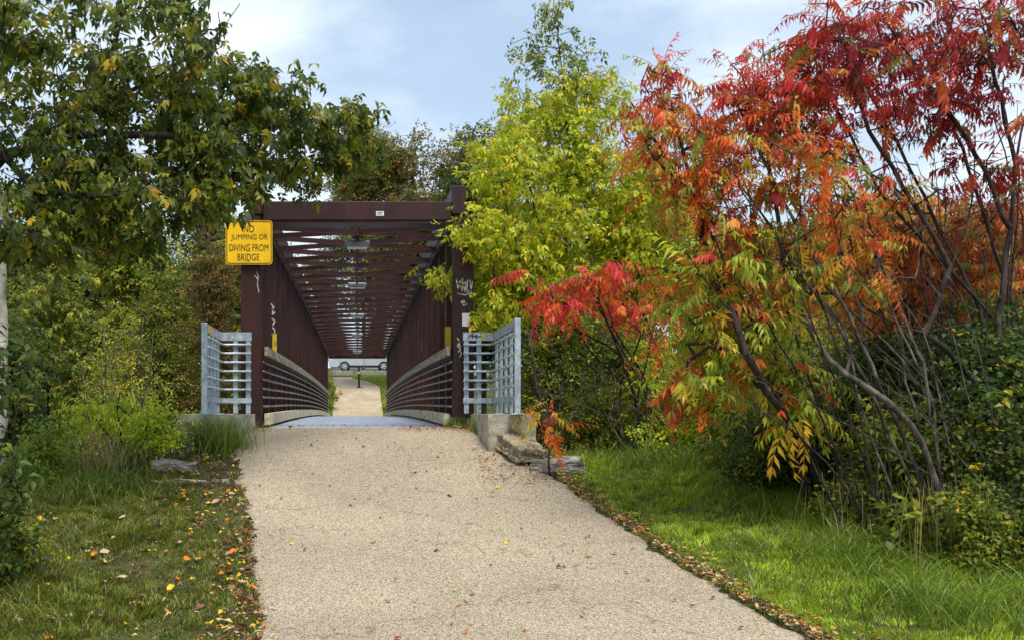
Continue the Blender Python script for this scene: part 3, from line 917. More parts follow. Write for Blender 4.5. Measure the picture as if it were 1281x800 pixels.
def plant(name, label, cat, base, limbs, clumps, kind, n_twigs, per_twig, r_base=.06, r_tip=.004, seed=0, bark=BARK, down=.35, outward=.8, spread=.16,
          scale=(.8, 1.2), individuals=0, bare=(), extra=0, leaf_name="leaf", group=None, step=.22, sag=.12, power=.5, shell=.45, along=.75, roll=.5, wiggle=.03):
    """clumps: (centre, radii, weight, palette)"""
    g = np.random.default_rng(seed + 1000)
    root = thing(name, label, cat, tuple(base), group)
    w = np.array([c[2] for c in clumps], float); w /= w.sum()
    attr, cl = [], []
    for i, c in enumerate(clumps):
        k = max(int(round(n_twigs * w[i])), 1)
        attr.append(ellipsoid(c[0], c[1], k, g, shell)); cl += [i] * k
    attr = np.concatenate(attr); cl = np.array(cl)
    # keep twigs above the ground
    gzv = gz(attr[:, 0], attr[:, 1]) + .05
    attr[:, 2] = np.maximum(attr[:, 2], gzv)
    n_leafy = len(attr)
    for c_, r_2, k_ in bare:
        attr = np.concatenate([attr, ellipsoid(c_, r_2, k_, g, .5)])
    limbs = list(limbs)
    for q in range(extra):
        a_ = attr[int(g.integers(0, n_leafy))]
        b_ = np.asarray(base, float) + (g.normal(0, .16), g.normal(0, .12), -.04)
        b_[2] = float(gz(b_[0], b_[1])) - .04
        m1 = b_ + (a_ - b_) * .35 + np.array([g.normal(0, .18), g.normal(0, .1), .12 * (a_[2] - b_[2])])
        m2 = b_ + (a_ - b_) * .7 + np.array([g.normal(0, .15), g.normal(0, .1), .06 * (a_[2] - b_[2])])
        limbs.append([np.asarray(base, float) - (0, 0, .06), b_, m1, m2, a_])
    pos, par, isl, tips, tw, tk = grow(limbs, attr, step, seed, sag, wiggle)
    tw = tw[tk < n_leafy]
    rad = radii(pos, par, tips, r_tip, r_base, power)
    m = wood_mesh("trunk", pos, par, rad, isl, bark, 8)
    if m: link("trunk", m, root)
    m = wood_mesh("branches", pos, par, rad, ~isl, bark, 5)
    if m: tag(link("branches", m, root), kind="stuff")
    # leaves: near each twig tip and back along the twig
    T = np.repeat(tw, per_twig)
    par_pos = np.where(par[T][:, None] >= 0, pos[np.maximum(par[T], 0)], pos[T])
    gp = par[np.maximum(par[T], 0)]
    gp_pos = np.where(gp[:, None] >= 0, pos[np.maximum(gp, 0)], par_pos)
    u = g.random(len(T)) * along * 2
    P = np.where((u < 1)[:, None], pos[T] + (par_pos - pos[T]) * u[:, None], par_pos + (gp_pos - par_pos) * (u - 1)[:, None])
    tdir = pos[T] - par_pos; tdir /= (np.linalg.norm(tdir, axis=1, keepdims=True) + 1e-9)
    rd = g.normal(size=P.shape); rd[:, 2] *= .5
    D = tdir * outward + rd * .75 + np.array([0, 0, -down])
    P = P + g.normal(0, spread, P.shape) * np.array([1, 1, .6])
    P[:, 2] = np.maximum(P[:, 2], gz(P[:, 0], P[:, 1]) + .04)
    R = frames(D, roll, seed)
    s = g.uniform(scale[0], scale[1], len(P))
    tip_cl = np.array([int(np.argmin(np.sum(((pos[t] - np.array([c[0] for c in clumps])) / np.array([c[1] for c in clumps])) ** 2, 1))) for t in tw])
    lc = np.repeat(tip_cl, per_twig)
    col = np.zeros((len(P), 3)); col2 = np.zeros((len(P), 3)); ci = np.zeros(len(P), int)
    for i, c in enumerate(clumps):
        mm = lc == i
        if mm.any():
            ci_, col_ = pick(c[3], int(mm.sum()), g)
            col[mm] = col_; col2[mm] = pick(c[3], int(mm.sum()), g)[1]; ci[mm] = ci_ + 100 * (PALID[id(c[3])])
    order = np.argsort(P[:, 1] / s)
    # leave out leaves that fall outside the picture from the singles
    sx = VX + P[:, 0] * F_PX / P[:, 1]; sy = VY - (P[:, 2] - EYE) * F_PX / P[:, 1]
    inside = (sx > 5) & (sx < 1275) & (sy > 5) & (sy < 795)
    order = np.concatenate([order[inside[order]], order[~inside[order]]])
    ind = order[:individuals]; rest = order[individuals:]
    lib = LIB[kind]
    for q in ind:
        k = int(g.integers(0, len(lib)))
        palc = np.array([s2l(p[1]) for p in clumps[lc[q]][3]])
        base_c = palc[ci[q] % 100]
        nxt = palc[(ci[q] % 100 + 1 + k % 3) % len(palc)]
        me = inst_mesh(kind, k, int(ci[q]), base_c, base_c * .35 + nxt * .65)
        o = bpy.data.objects.new(leaf_name, me)
        COL.objects.link(o)
        o.parent = root
        M = Matrix([[*(R[q, 0] * s[q]), P[q, 0] - base[0]], [*(R[q, 1] * s[q]), P[q, 1] - base[1]], [*(R[q, 2] * s[q]), P[q, 2] - base[2]], [0, 0, 0, 1]])
        o.matrix_local = M
    if len(rest):
        V, Fc, C = bake(kind, P[rest], R[rest], s[rest], col[rest], col[rest] * .35 + col2[rest] * .65, seed)
        o = link("crown", mesh_np("crown", V, Fc, LEAF, C), root)
        o["kind"] = "stuff"
    return root

PALID = {}
def pal(*a):
    p = list(a); PALID[id(p)] = len(PALID); _keep.append(p)
    return p
_keep = []
G_DARK = pal((5, (44, 66, 22)), (4, (62, 84, 26)), (2, (88, 106, 32)), (1, (126, 130, 40)), (.35, (196, 168, 40)))
G_CANOPY = pal((4, (46, 62, 14)), (4, (68, 84, 16)), (3, (98, 112, 22)), (1.5, (140, 140, 32)), (.4, (196, 166, 36)), (.08, (214, 136, 30)))
G_YEL = pal((4, (164, 176, 26)), (3.5, (190, 194, 32)), (2.6, (128, 148, 26)), (1.5, (212, 202, 44)), (.7, (226, 194, 44)))
G_MID = pal((4, (88, 108, 32)), (3, (118, 132, 36)), (2, (64, 82, 28)), (1.8, (156, 156, 44)), (.8, (200, 178, 48)))
G_FOREST = pal((4, (46, 64, 28)), (3, (62, 80, 32)), (2, (36, 50, 24)), (1, (96, 104, 38)), (.5, (150, 134, 46)))
G_DEEP = pal((4, (56, 80, 32)), (3, (76, 100, 40)), (2, (42, 58, 26)), (1.4, (116, 130, 44)), (.35, (184, 172, 48)))
G_BROWN = pal((4, (92, 78, 34)), (3, (112, 88, 36)), (2, (72, 70, 30)), (1.5, (132, 106, 42)), (.5, (150, 76, 40)))
G_LIME = pal((4, (172, 194, 40)), (3, (198, 208, 56)), (1, (128, 156, 38)), (.6, (220, 208, 66)))
S_PINK = pal((4, (232, 72, 78)), (4, (236, 88, 48)), (3, (232, 104, 36)), (1.5, (198, 44, 60)), (1, (214, 150, 50)), (.8, (140, 156, 50)))
S_ORNG = pal((5, (236, 104, 36)), (2.5, (224, 70, 38)), (3, (230, 142, 48)), (3, (172, 174, 54)), (2.5, (128, 148, 50)), (1.2, (226, 72, 78)), (1.6, (222, 180, 62)), (.6, (120, 66, 44)))
S_GREEN = pal((5, (172, 190, 48)), (3, (110, 138, 42)), (2, (192, 192, 56)), (1.2, (226, 176, 46)), (1.4, (232, 112, 42)), (.7, (222, 66, 56)))
S_RED = pal((4, (196, 46, 40)), (4, (222, 76, 38)), (2, (150, 34, 40)), (3, (230, 112, 42)), (2, (142, 144, 52)), (1.2, (220, 64, 76)))
S_CRIM = pal((4, (132, 32, 38)), (4, (176, 42, 48)), (3, (210, 60, 44)), (2, (96, 28, 32)), (1.8, (212, 104, 44)), (1.2, (126, 124, 48)), (.6, (206, 60, 80)))
S_RUST = pal((3, (160, 68, 42)), (3, (206, 98, 44)), (2.5, (120, 54, 40)), (2, (216, 130, 54)), (2, (142, 142, 56)), (1, (200, 160, 64)))
S_GOLD = pal((4, (214, 160, 50)), (3, (226, 120, 44)), (3, (170, 166, 52)), (1.6, (214, 84, 44)), (1.4, (196, 182, 66)))

def C(x, y, Y, rx, ry, rd, w, p):
    return (px(x, y, Y), np.array([rx * Y / F_PX, rd, ry * Y / F_PX]), w, p)
def PL(pts, Y=None):
    out = []
    for p in pts:
        out.append(px(p[0], p[1], p[2] if len(p) > 2 else Y))
    return out
def ground_at(x, Y):
    X = (x - VX) * Y / F_PX
    return np.array([X, Y, float(gz(X, Y))])
def stem(b, *pts):
    """trunk polyline from a ground point through picture points given with depth"""
    return [np.asarray(b) - (0, 0, .08)] + PL(pts)

# ------------------------------------------------------------------ large trees
# box elder overhanging from the left
b = np.array([-4.9, 10.6, float(gz(-4.9, 10.6))])
plant("box_elder_tree", "dark green box elder whose limbs overhang the path from the left", "tree", b,
      [[b - (0, 0, .1), b + (.1, 0, 1.5), px(-60, 260, 10.8), px(5, 195, 10.9), px(70, 178, 11), px(115, 140, 11), px(135, 90, 11.1), px(150, 30, 11.2), px(160, -50, 11.2)],
       [px(70, 178, 11), px(125, 165, 10.8), px(185, 172, 10.6), px(260, 175, 10.8), px(330, 160, 11.4), px(400, 150, 12.2), px(455, 160, 12.8)],
       [px(5, 195, 10.9), px(40, 240, 10.4), px(110, 245, 10.2), px(190, 240, 10.4), px(260, 228, 11), px(330, 215, 11.8)],
       [px(115, 140, 11), px(200, 95, 11.3), px(270, 50, 11.6), px(300, 5, 11.8)],
       [px(-60, 260, 10.8), px(-70, 100, 10.2), px(-20, 20, 9.9), px(20, -40, 9.8)]],
      [C(120, 60, 11, 150, 75, 1.3, 5, G_CANOPY), C(230, 120, 11.2, 110, 60, 1.2, 4, G_CANOPY), C(340, 150, 12, 90, 55, 1.0, 3.2, G_CANOPY),
       C(440, 160, 12.7, 55, 48, .7, 1.9, G_CANOPY), C(60, 170, 10.6, 90, 70, 1.0, 3.2, G_CANOPY), C(190, 225, 10.6, 130, 45, 1.0, 3.6, G_CANOPY),
       C(285, 212, 11.4, 75, 32, .8, 1.6, G_CANOPY), C(60, 260, 10.2, 90, 40, .9, 1.8, G_CANOPY), C(230, 20, 11.6, 60, 40, .9, 1.3, G_CANOPY),
       C(380, 215, 12.6, 50, 36, .6, .9, G_CANOPY), C(240, 180, 10.9, 110, 40, 1.0, 1.6, G_CANOPY), C(300, 110, 11.6, 80, 40, .8, 1.2, G_CANOPY), C(10, 40, 9.8, 40, 60, .5, .8, G_CANOPY), C(292, 262, 12.4, 26, 10, .3, .14, G_CANOPY), C(40, 310, 10.4, 60, 22, .8, .8, G_CANOPY), C(130, 290, 10.8, 90, 28, .8, 1.1, G_CANOPY)],
      "elder_big", 620, 8, .07, .003, 11, extra=0, individuals=300, down=.75, spread=.12, scale=(.7, 1.2), sag=.1, shell=.36, power=.55)

# bright yellow-green box elder by the right end of the bridge
b = np.array([3.6, 17.0, float(gz(3.6, 17.0))])
plant("box_elder_tree", "bright yellow-green box elder right of the bridge, thin leader reaching the top edge", "tree", b,
      [stem(b, (705, 420, 17.0), (708, 300, 17.0), (712, 200, 17), (705, 110, 17), (695, 20, 17), (690, -20, 17)),
       PL([(708, 350, 17), (660, 300, 16.6), (620, 250, 16.3), (590, 220, 16)]),
       PL([(708, 330, 17), (760, 270, 17), (800, 210, 17), (815, 160, 17)]),
       PL([(705, 400, 17), (650, 350, 16), (612, 310, 15.1), (595, 280, 14.9)])],
      [C(700, 300, 16.8, 130, 90, 1.4, 7, G_YEL), C(640, 340, 16.2, 75, 60, .8, 3.4, G_YEL), C(770, 230, 17, 85, 70, 1.2, 4, G_YEL), C(720, 160, 17, 70, 60, .9, 2.2, G_YEL),
       C(715, 75, 17, 55, 60, .6, .42, G_MID), C(660, 60, 17, 34, 40, .5, .2, G_MID), C(692, 8, 17, 28, 22, .4, .14, G_MID), C(622, 205, 15.6, 48, 42, .5, 1.0, G_YEL), C(612, 285, 15.0, 30, 36, .25, .6, G_YEL), C(622, 385, 15.1, 24, 22, .2, .3, G_YEL), C(575, 285, 14.9, 10, 14, .15, .12, G_YEL), C(660, 130, 16.6, 60, 40, .6, .6, G_YEL), C(735, 115, 17, 62, 45, .6, .7, G_YEL),
       C(825, 300, 16.6, 75, 100, 1.0, 3.2, G_YEL), C(630, 195, 16.4, 45, 40, .6, .9, G_YEL), C(545, 345, 15.6, 10, 8, .2, .15, G_YEL)],
      "elder", 1050, 9, .06, .0035, 12, shell=.36, extra=4, individuals=300, down=.55, spread=.14, scale=(.9, 1.4), sag=.1)

# ------------------------------------------------------------------ sumacs on the right
sum_kw = dict(leaf_name="frond", down=.12, outward=.9, spread=.06, bark=BARK, sag=-.05, along=.45, roll=.3, wiggle=.016, power=.5)
b = ground_at(1037, 10.8)
plant("sumac_tree", "sumac with a dark leaning trunk from the right verge, green lower fronds turning orange above", "tree", b,
      [stem(b, (1028, 600, 10.5), (1008, 558, 10.2), (982, 518, 9.9), (955, 485, 9.7), (932, 440, 9.6), (918, 398, 9.7), (895, 350, 10.3), (880, 300, 10.3), (868, 240, 10.3), (850, 170, 10.4), (835, 110, 10.4)),
       PL([(918, 398, 9.7), (940, 375, 10.2), (945, 340, 10.8), (935, 300, 11)]),
       PL([(895, 350, 10.3), (850, 330, 10.1), (820, 310, 10.0)]),
       PL([(932, 440, 9.6), (890, 425, 9.9), (860, 430, 10.0)]),
       PL([(868, 240, 10.3), (820, 200, 10.2), (790, 150, 10.2)])],
      [C(905, 435, 10.2, 70, 45, .6, 2.6, S_GREEN), C(985, 490, 10.2, 50, 38, .4, 1.3, S_GREEN), C(870, 470, 10.2, 42, 55, .4, 1.3, S_ORNG), C(885, 320, 10.3, 80, 65, .7, 2.4, S_ORNG), C(860, 370, 10.2, 60, 40, .5, 1.0, S_GREEN),
       C(945, 320, 10.8, 70, 60, .6, 1.6, S_GREEN), C(850, 180, 10.3, 72, 60, .6, 3.4, S_ORNG), C(815, 120, 10.3, 45, 35, .4, 1.5, S_RED), C(870, 245, 10.3, 60, 40, .5, 1.6, S_ORNG)],
      "sumac", 160, 5, .052, .003, 21, extra=5, bare=[(px(900, 330, 10.4), (.8, .6, 1.4), 22), (px(960, 420, 10.4), (.9, .5, .7), 10)], individuals=300, scale=(.7, 1.15), shell=.36, **sum_kw)
b = ground_at(1190, 9.0)
plant("sumac_tree", "grey-stemmed sumac nearest the camera in the right verge, orange and red crown", "tree", b,
      [stem(b, (1183, 640, 9.0), (1162, 575, 9.05), (1135, 522, 9.1), (1095, 488, 9.2), (1055, 468, 9.4), (1020, 430, 9.6), (990, 370, 9.8), (975, 300, 10), (965, 220, 10.1), (955, 140, 10.2)),
       PL([(1055, 468, 9.4), (1080, 400, 9.6), (1050, 320, 9.9), (1040, 250, 10.1)]),
       PL([(990, 370, 9.8), (1010, 320, 10), (1000, 250, 10.2), (1030, 170, 10.3)]),
       PL([(975, 300, 10), (930, 240, 10), (905, 180, 10)])],
      [C(960, 210, 10.1, 95, 75, .8, 3.4, S_ORNG), C(1040, 240, 10.1, 85, 65, .8, 1.9, S_ORNG), C(985, 330, 9.9, 70, 50, .6, 1.8, S_GREEN), C(1060, 330, 9.9, 70, 60, .6, 1.6, S_GOLD),
       C(930, 120, 10.2, 70, 50, .6, 2.4, S_RED), C(1000, 130, 10.2, 70, 50, .6, 2.4, S_RED)],
      "sumac", 145, 5, .040, .003, 22, extra=7, bare=[(px(1060, 330, 9.8), (1.1, .6, 1.2), 28), (px(1000, 400, 9.6), (.9, .5, .7), 10)], individuals=300, shell=.36, bark=BARK_GREY, scale=(.65, 1.1), **{k: v for k, v in sum_kw.items() if k != "bark"})
b = ground_at(1340, 9.6)
plant("sumac_tree", "crimson sumac reaching in from the right edge with dark bare forks", "tree", b,
      [stem(b, (1335, 640, 9.6), (1290, 575, 9.6), (1240, 505, 9.6), (1200, 452, 9.6), (1160, 418, 9.7), (1110, 400, 9.8), (1060, 372, 9.9), (1010, 366, 10)),
       PL([(1240, 505, 9.6), (1250, 400, 9.8), (1262, 300, 9.9), (1270, 200, 10), (1245, 100, 10.1), (1225, 10, 10.2), (1215, -60, 10.2)]),
       PL([(1262, 300, 9.9), (1240, 225, 9.9), (1200, 160, 10), (1150, 90, 10.1), (1110, 30, 10.2)]),
       PL([(1160, 418, 9.7), (1190, 330, 9.8), (1215, 260, 9.9), (1220, 170, 10)]),
       PL([(1190, 330, 9.8), (1140, 250, 9.9), (1090, 170, 10.1), (1060, 90, 10.2)]),
       PL([(1140, 250, 9.9), (1085, 215, 9.7), (1035, 190, 9.6)]),
       PL([(1270, 200, 10), (1290, 120, 10), (1300, 40, 10)])],
      [C(1060, 60, 10.2, 100, 60, .9, 4.2, S_CRIM), C(1160, 50, 10.2, 110, 60, .9, 4.4, S_CRIM), C(1250, 60, 10.1, 70, 80, .8, 3, S_CRIM), C(1010, 50, 10.2, 60, 50, .6, 1.6, S_RED),
       C(1100, 140, 10.1, 90, 45, .7, 2.2, S_CRIM), C(1250, 210, 10, 60, 60, .6, 1.6, S_CRIM), C(1180, 130, 10, 70, 40, .6, 1.2, S_CRIM)],
      "sumac", 185, 4, .048, .003, 23, extra=7, bare=[(px(1180, 200, 10), (1.2, .7, 1.3), 40), (px(1100, 270, 9.9), (1.1, .7, .9), 22), (px(1200, 420, 9.8), (.7, .6, .5), 20)], individuals=300, scale=(.7, 1.1), **sum_kw)
b = ground_at(1262, 11.2)
plant("sumac_tree", "rusty brown-orange sumac drooping over the dark bush at right", "tree", b,
      [stem(b, (1255, 560, 11.2), (1230, 470, 11.2), (1190, 400, 11.2), (1140, 350, 11.2), (1090, 300, 11.2)),
       PL([(1230, 470, 11.2), (1240, 380, 11), (1225, 320, 10.9), (1230, 260, 10.9)])],
      [C(1210, 330, 11, 80, 60, .7, 3, S_RUST), C(1130, 310, 11.2, 80, 50, .7, 2.4, S_RUST), C(1240, 270, 11, 60, 50, .6, 1.6, S_RUST), C(1120, 380, 11, 80, 30, .5, 1.2, S_RUST), C(1235, 370, 10.6, 40, 25, .4, .5, S_ORNG)],
      "sumac", 120, 5, .036, .003, 24, extra=6, bare=[(px(1180, 420, 10.8), (1.0, .5, .7), 12)], individuals=240, scale=(.7, 1.1), **sum_kw)
b = ground_at(800, 14.2)
plant("sumac_tree", "small sumac with coral pink fronds between the railing and the orange trees", "tree", b,
      [stem(b, (795, 500, 14.1), (775, 440, 14), (755, 390, 13.8), (740, 350, 13.7)),
       PL([(795, 500, 14.1), (815, 430, 14), (820, 380, 13.9)]), PL([(775, 440, 14), (715, 410, 13.7), (690, 370, 13.6)])],
      [C(730, 350, 13.7, 72, 32, .5, 3, S_PINK), C(690, 385, 13.6, 40, 26, .4, 1.3, S_PINK), C(790, 375, 13.9, 50, 32, .5, 1.8, S_PINK), C(825, 400, 14, 35, 35, .4, 1.0, S_ORNG)],
      "sumac", 50, 4, .03, .003, 25, extra=4, individuals=200, scale=(.85, 1.25), **sum_kw)
b = ground_at(688, 12.3)
plant("sumac_shrub", "knee-high sumac seedling with yellow and orange fronds beside the right concrete block", "shrub", b,
      [stem(b, (686, 530, 12.3), (684, 508, 12.3))],
      [C(683, 515, 12.3, 30, 14, .25, 2, pal((3, (214, 190, 44)), (3, (224, 140, 44)), (2, (150, 170, 44)), (1.5, (226, 84, 36)))), C(690, 535, 12.2, 22, 12, .2, 1, S_ORNG)],
      "sumac", 8, 3, .012, .005, 26, individuals=24, scale=(.8, 1.1), **sum_kw)
b = ground_at(1044, 11.0)
plant("sumac_shrub", "young sumac with large drooping lime and yellow leaflets before the leaning trunk", "shrub", b,
      [stem(b, (1036, 600, 10.8), (1012, 545, 10.5), (975, 490, 10.2), (940, 440, 10.0), (915, 390, 9.9)), PL([(975, 490, 10.2), (1005, 470, 10.0), (1035, 465, 10.0)]), PL([(940, 440, 10.0), (890, 430, 9.9), (860, 450, 9.9)])],
      [C(920, 420, 9.9, 60, 40, .4, 2, S_GREEN), C(1000, 490, 10, 50, 28, .3, 1.4, S_GREEN), C(880, 480, 9.9, 40, 40, .3, 1.2, S_GREEN), C(985, 530, 10, 22, 20, .2, .5, pal((3, (226, 186, 44)), (2, (228, 150, 44)), (1, (150, 170, 44)))), C(880, 330, 9.9, 50, 40, .3, 1.0, S_GREEN)],
      "sumac_big", 38, 3, .022, .004, 27, individuals=114, scale=(.65, .95), **sum_kw)
# sumac thicket farther back
for i, (x, Y, top, pl_) in enumerate(((1000, 15.5, 250, S_ORNG), (1110, 15.5, 225, S_GOLD), (1220, 15, 235, S_RUST), (1320, 14, 200, S_RUST))):
    b = ground_at(x, Y)
    plant("sumac_tree", ["orange sumac standing behind the leaning dark trunk", "golden sumac behind the bare crimson forks", "rust red sumac behind the dark bush, near the right edge", "rust sumac half cut off by the right edge"][i], "tree", b,
          [stem(b, (x + 10, 480, Y), (x - 5, 380, Y), (x, top + 40, Y)), PL([(x - 5, 400, Y), (x - 40, 340, Y - .3), (x - 55, top + 60, Y - .3)]), PL([(x, 390, Y), (x + 45, 330, Y), (x + 50, top + 40, Y)])],
          [C(x, top + 60, Y, 80, 50, .8, 3, pl_), C(x - 20, top + 140, Y - .2, 80, 45, .8, 2.2, pl_), C(x + 40, top + 190, Y, 60, 40, .7, 1.4, pl_)],
          "sumac", 110, 5, .034, .003, 30 + i, extra=4, individuals=0, scale=(.85, 1.25), group="sumac thicket behind the verge", **sum_kw)

# ------------------------------------------------------------------ shrubs
def shrub(label, x, Y, top, rx, kind, palette, n, per, seed, bark=BARK, name="shrub", low=None, rd=.9, scale=(.8, 1.25), individuals=0, group=None, spread=.1, stems=5, r_base=.03, shell=.5, down=.2):
    b = ground_at(x, Y)
    g = np.random.default_rng(seed)
    zt = px(x, top, Y)[2]
    H = zt - b[2]
    rxm = rx * Y / F_PX
    limbs = []
    for k in range(stems):
        a = g.uniform(0, 6.28); t = g.uniform(.3, .85)
        tip = b + np.array([math.cos(a) * rxm * t, math.sin(a) * rd * t, H * g.uniform(.55, .9)])
        mid = b + (tip - b) * .5 + np.array([-math.cos(a) * rxm * .15, 0, H * .12])
        limbs.append([b - (0, 0, .06), mid, tip] if k == 0 else [b, mid, tip])
    z0 = b[2] + H * (.1 if low is None else low)
    cl = []
    for k in range(7):
        a = g.uniform(0, 6.28); t = g.uniform(.1, .6)
        hz = g.uniform(.15, .85)
        cl.append((np.array([b[0] + math.cos(a) * rxm * t, b[1] + math.sin(a) * rd * t, z0 + (zt - z0) * hz]), np.array([rxm * .5, rd * .5, (zt - z0) * .26]), g.uniform(.7, 1.3), palette))
    cl.append((np.array([b[0], b[1], (z0 + zt) / 2]), np.array([rxm, rd, (zt - z0) * .5]), 3, palette))
    return plant(name, label, "shrub", b, limbs, cl, kind, n, per, r_base, .003, seed, bark=bark, spread=spread, scale=scale, individuals=individuals, group=group, shell=shell, down=down, step=.2)

shrub("dense dark green bush filling the lower right edge", 1250, 10.0, 380, 120, "small", G_DEEP, 480, 8, 41, rd=.9, scale=(1.1, 1.6))
shrub("leafy waist-high bush at the foot of the grey sumac stem", 1150, 9.9, 560, 75, "small", G_DEEP, 170, 7, 39, rd=.5, scale=(1.0, 1.5))
shrub("low dark bush meeting the arching grass at the right edge", 1290, 8.9, 600, 70, "small", G_DEEP, 150, 7, 40, rd=.5, scale=(1.0, 1.5))
shrub("dark green bush behind the grey sumac stem, left of the lower right bush", 1110, 11.2, 410, 95, "small", G_DEEP, 400, 8, 42, rd=.9, scale=(1.1, 1.6))
shrub("low leafy bush around the foot of the leaning sumac trunk", 990, 11.3, 520, 85, "small", G_DEEP, 240, 7, 43, rd=.6)
shrub("green bush behind the leaning sumac trunk", 960, 14.6, 400, 90, "small", G_MID, 300, 7, 44, rd=1.0, scale=(1.0, 1.5))
shrub("shadowed understory bush below the coral pink sumac", 770, 15.8, 390, 85, "small", G_MID, 330, 7, 45, bark=BARK_GREY, rd=.9, scale=(1, 1.5), stems=9, low=.15)
shrub("olive bush between the right railing and the pink sumac", 690, 15.8, 390, 60, "small", G_MID, 260, 7, 46, bark=BARK_GREY, rd=.8, scale=(1, 1.5), stems=9, low=.3)
shrub("yellow-green bush behind the orange fronds at mid right", 870, 16.0, 380, 75, "elder", G_YEL, 200, 6, 47, rd=.9, scale=(.8, 1.2))
shrub("dark bush deep behind the sumac thicket", 1060, 17.0, 340, 120, "small", G_MID, 320, 7, 48, rd=1.2, scale=(1.2, 1.8))
shrub("dark bush behind the rust red sumac at the right edge", 1230, 15.5, 330, 110, "small", G_FOREST, 320, 7, 49, rd=1.2, scale=(1.2, 1.8))
for i, (x, Y, top, rx, kind, pl_, n_, lab) in enumerate((
        (880, 13.4, 440, 60, "small", G_MID, 130, "loose olive shrub below the orange fronds, beside the verge"),
        (945, 12.2, 470, 55, "elder", G_MID, 90, "pale leafy shrub left of the leaning sumac trunk"),
        (1075, 10.7, 450, 60, "small", G_DARK, 130, "open dark shrub right of the leaning sumac trunk"),
        (1130, 9.9, 500, 50, "elder", pal((3, (90, 110, 34)), (2, (128, 140, 42)), (1, (186, 172, 50))), 70, "thin yellowing shrub left of the grey sumac stem"),
        (1240, 9.2, 470, 60, "small", G_DARK, 130, "loose dark shrub right of the grey sumac stem"),
        (1020, 13.0, 400, 75, "small", G_MID, 160, "tall loose shrub behind the leaning sumac trunk"),
        (1170, 12.4, 390, 80, "small", G_DARK, 180, "tall loose shrub behind the grey sumac stem"),
        (740, 14.6, 450, 50, "small", G_MID, 110, "small olive shrub under the coral pink sumac"),
        (830, 14.6, 430, 50, "elder", G_YEL, 90, "yellowish shrub between the pink and the orange sumacs"))):
    shrub(lab, x, Y, top, rx, kind, pl_, n_, 6, 160 + i, bark=BARK_GREY if i % 2 else BARK, rd=.6, stems=9, r_base=.02, shell=.36, spread=.14, low=.12, scale=(.8, 1.4), group="scrub along the right verge")
for i, (x, Y, top, rx, kind, pl_, n_, lab) in enumerate((
        (955, 11.4, 560, 45, "small", G_MID, 70, "ankle-high weeds in the grass left of the leaning trunk"),
        (1075, 9.9, 585, 45, "small", pal((3, (96, 118, 36)), (2, (136, 148, 46)), (1, (190, 178, 60))), 80, "mixed weeds before the stems of the leaning sumac"),
        (1150, 9.1, 620, 40, "broad", G_MID, 40, "broad-leaved weeds left of the grey stem's foot"),
        (1235, 8.6, 610, 50, "small", G_MID, 90, "tangled weeds right of the grey stem's foot"),
        (840, 13.3, 520, 50, "small", G_LIME, 60, "bright weeds at the far corner of the verge"))):
    shrub(lab, x, Y, top, rx, kind, pl_, n_, 5, 190 + i, rd=.35, stems=8, r_base=.008, shell=.36, spread=.08, low=.05, scale=(.7, 1.2), group="weeds along the right verge")
# left side
shrub("dark broad-leaved shrub at the left edge of the near grass", -22, 8.2, 390, 62, "broad", G_DARK, 95, 4, 51, rd=.7, scale=(.55, 1.0), low=.02, shell=.36, spread=.14, stems=8, r_base=.018)
shrub("thin grey twiggy shrub with small yellow leaves left of the railing", 165, 16.5, 330, 75, "tiny", pal((3, (196, 186, 50)), (3, (150, 156, 46)), (2, (110, 120, 40)), (1, (220, 196, 60))), 170, 3, 52, bark=BARK_GREY, rd=.9, scale=(1, 1.6), stems=10)
shrub("yellow-green bush behind the left grass, under the overhanging limbs", 60, 18.5, 300, 85, "elder", G_MID, 300, 7, 53, rd=1.1, scale=(.9, 1.3))
shrub("brown-green cedar-like bush just left of the railing", 262, 19.5, 300, 48, "far_fine", G_BROWN, 420, 7, 54, rd=1.0, scale=(.55, .9), low=.0, stems=4)
shrub("brown-tinged bush between the cedar and the twiggy shrub", 205, 21.5, 290, 60, "far_fine", G_MID, 320, 7, 55, rd=1.1, scale=(.6, 1.0))
shrub("dark green bush behind the pale trunk at left", 10, 15.0, 380, 60, "elder", G_DARK, 240, 7, 56, rd=.9)
# bright green fern-like sumac sprouts on the left
b = ground_at(150, 13.2)
plant("sumac_shrub", "lime green sumac sprouts above the tall grass left of the railing", "shrub", b,
      [stem(b, (150, 545, 13.2), (148, 510, 13.2), (150, 490, 13.2)), PL([(150, 560, 13.2), (115, 520, 13.2), (105, 500, 13.2)]), PL([(150, 560, 13.2), (185, 530, 13.4), (195, 505, 13.4)])],
      [C(150, 500, 13.2, 40, 16, .4, 2, G_LIME), C(110, 515, 13.2, 30, 14, .3, 1.2, G_LIME), C(190, 525, 13.4, 26, 24, .3, 1.2, G_LIME), C(150, 535, 13.0, 45, 20, .4, 1.2, G_LIME)],
      "sumac", 26, 4, .02, .004, 57, individuals=104, leaf_name="frond", down=.05, outward=.6, spread=.05, scale=(.8, 1.15), along=.4)
# pale trunk at the left edge
b = ground_at(0, 12.6)
plant("birch_tree", "slender pale trunk cut by the left edge of the picture", "tree", b,
      [stem(b, (2, 480, 12.6), (1, 400, 12.6), (-2, 320, 12.6), (-12, 150, 12.6), (-20, -60, 12.6))],
      [C(-20, -20, 12.6, 60, 80, .8, 1, G_MID)], "elder", 50, 7, .085, .004, 58, bark=BARK_PALE, power=.12)

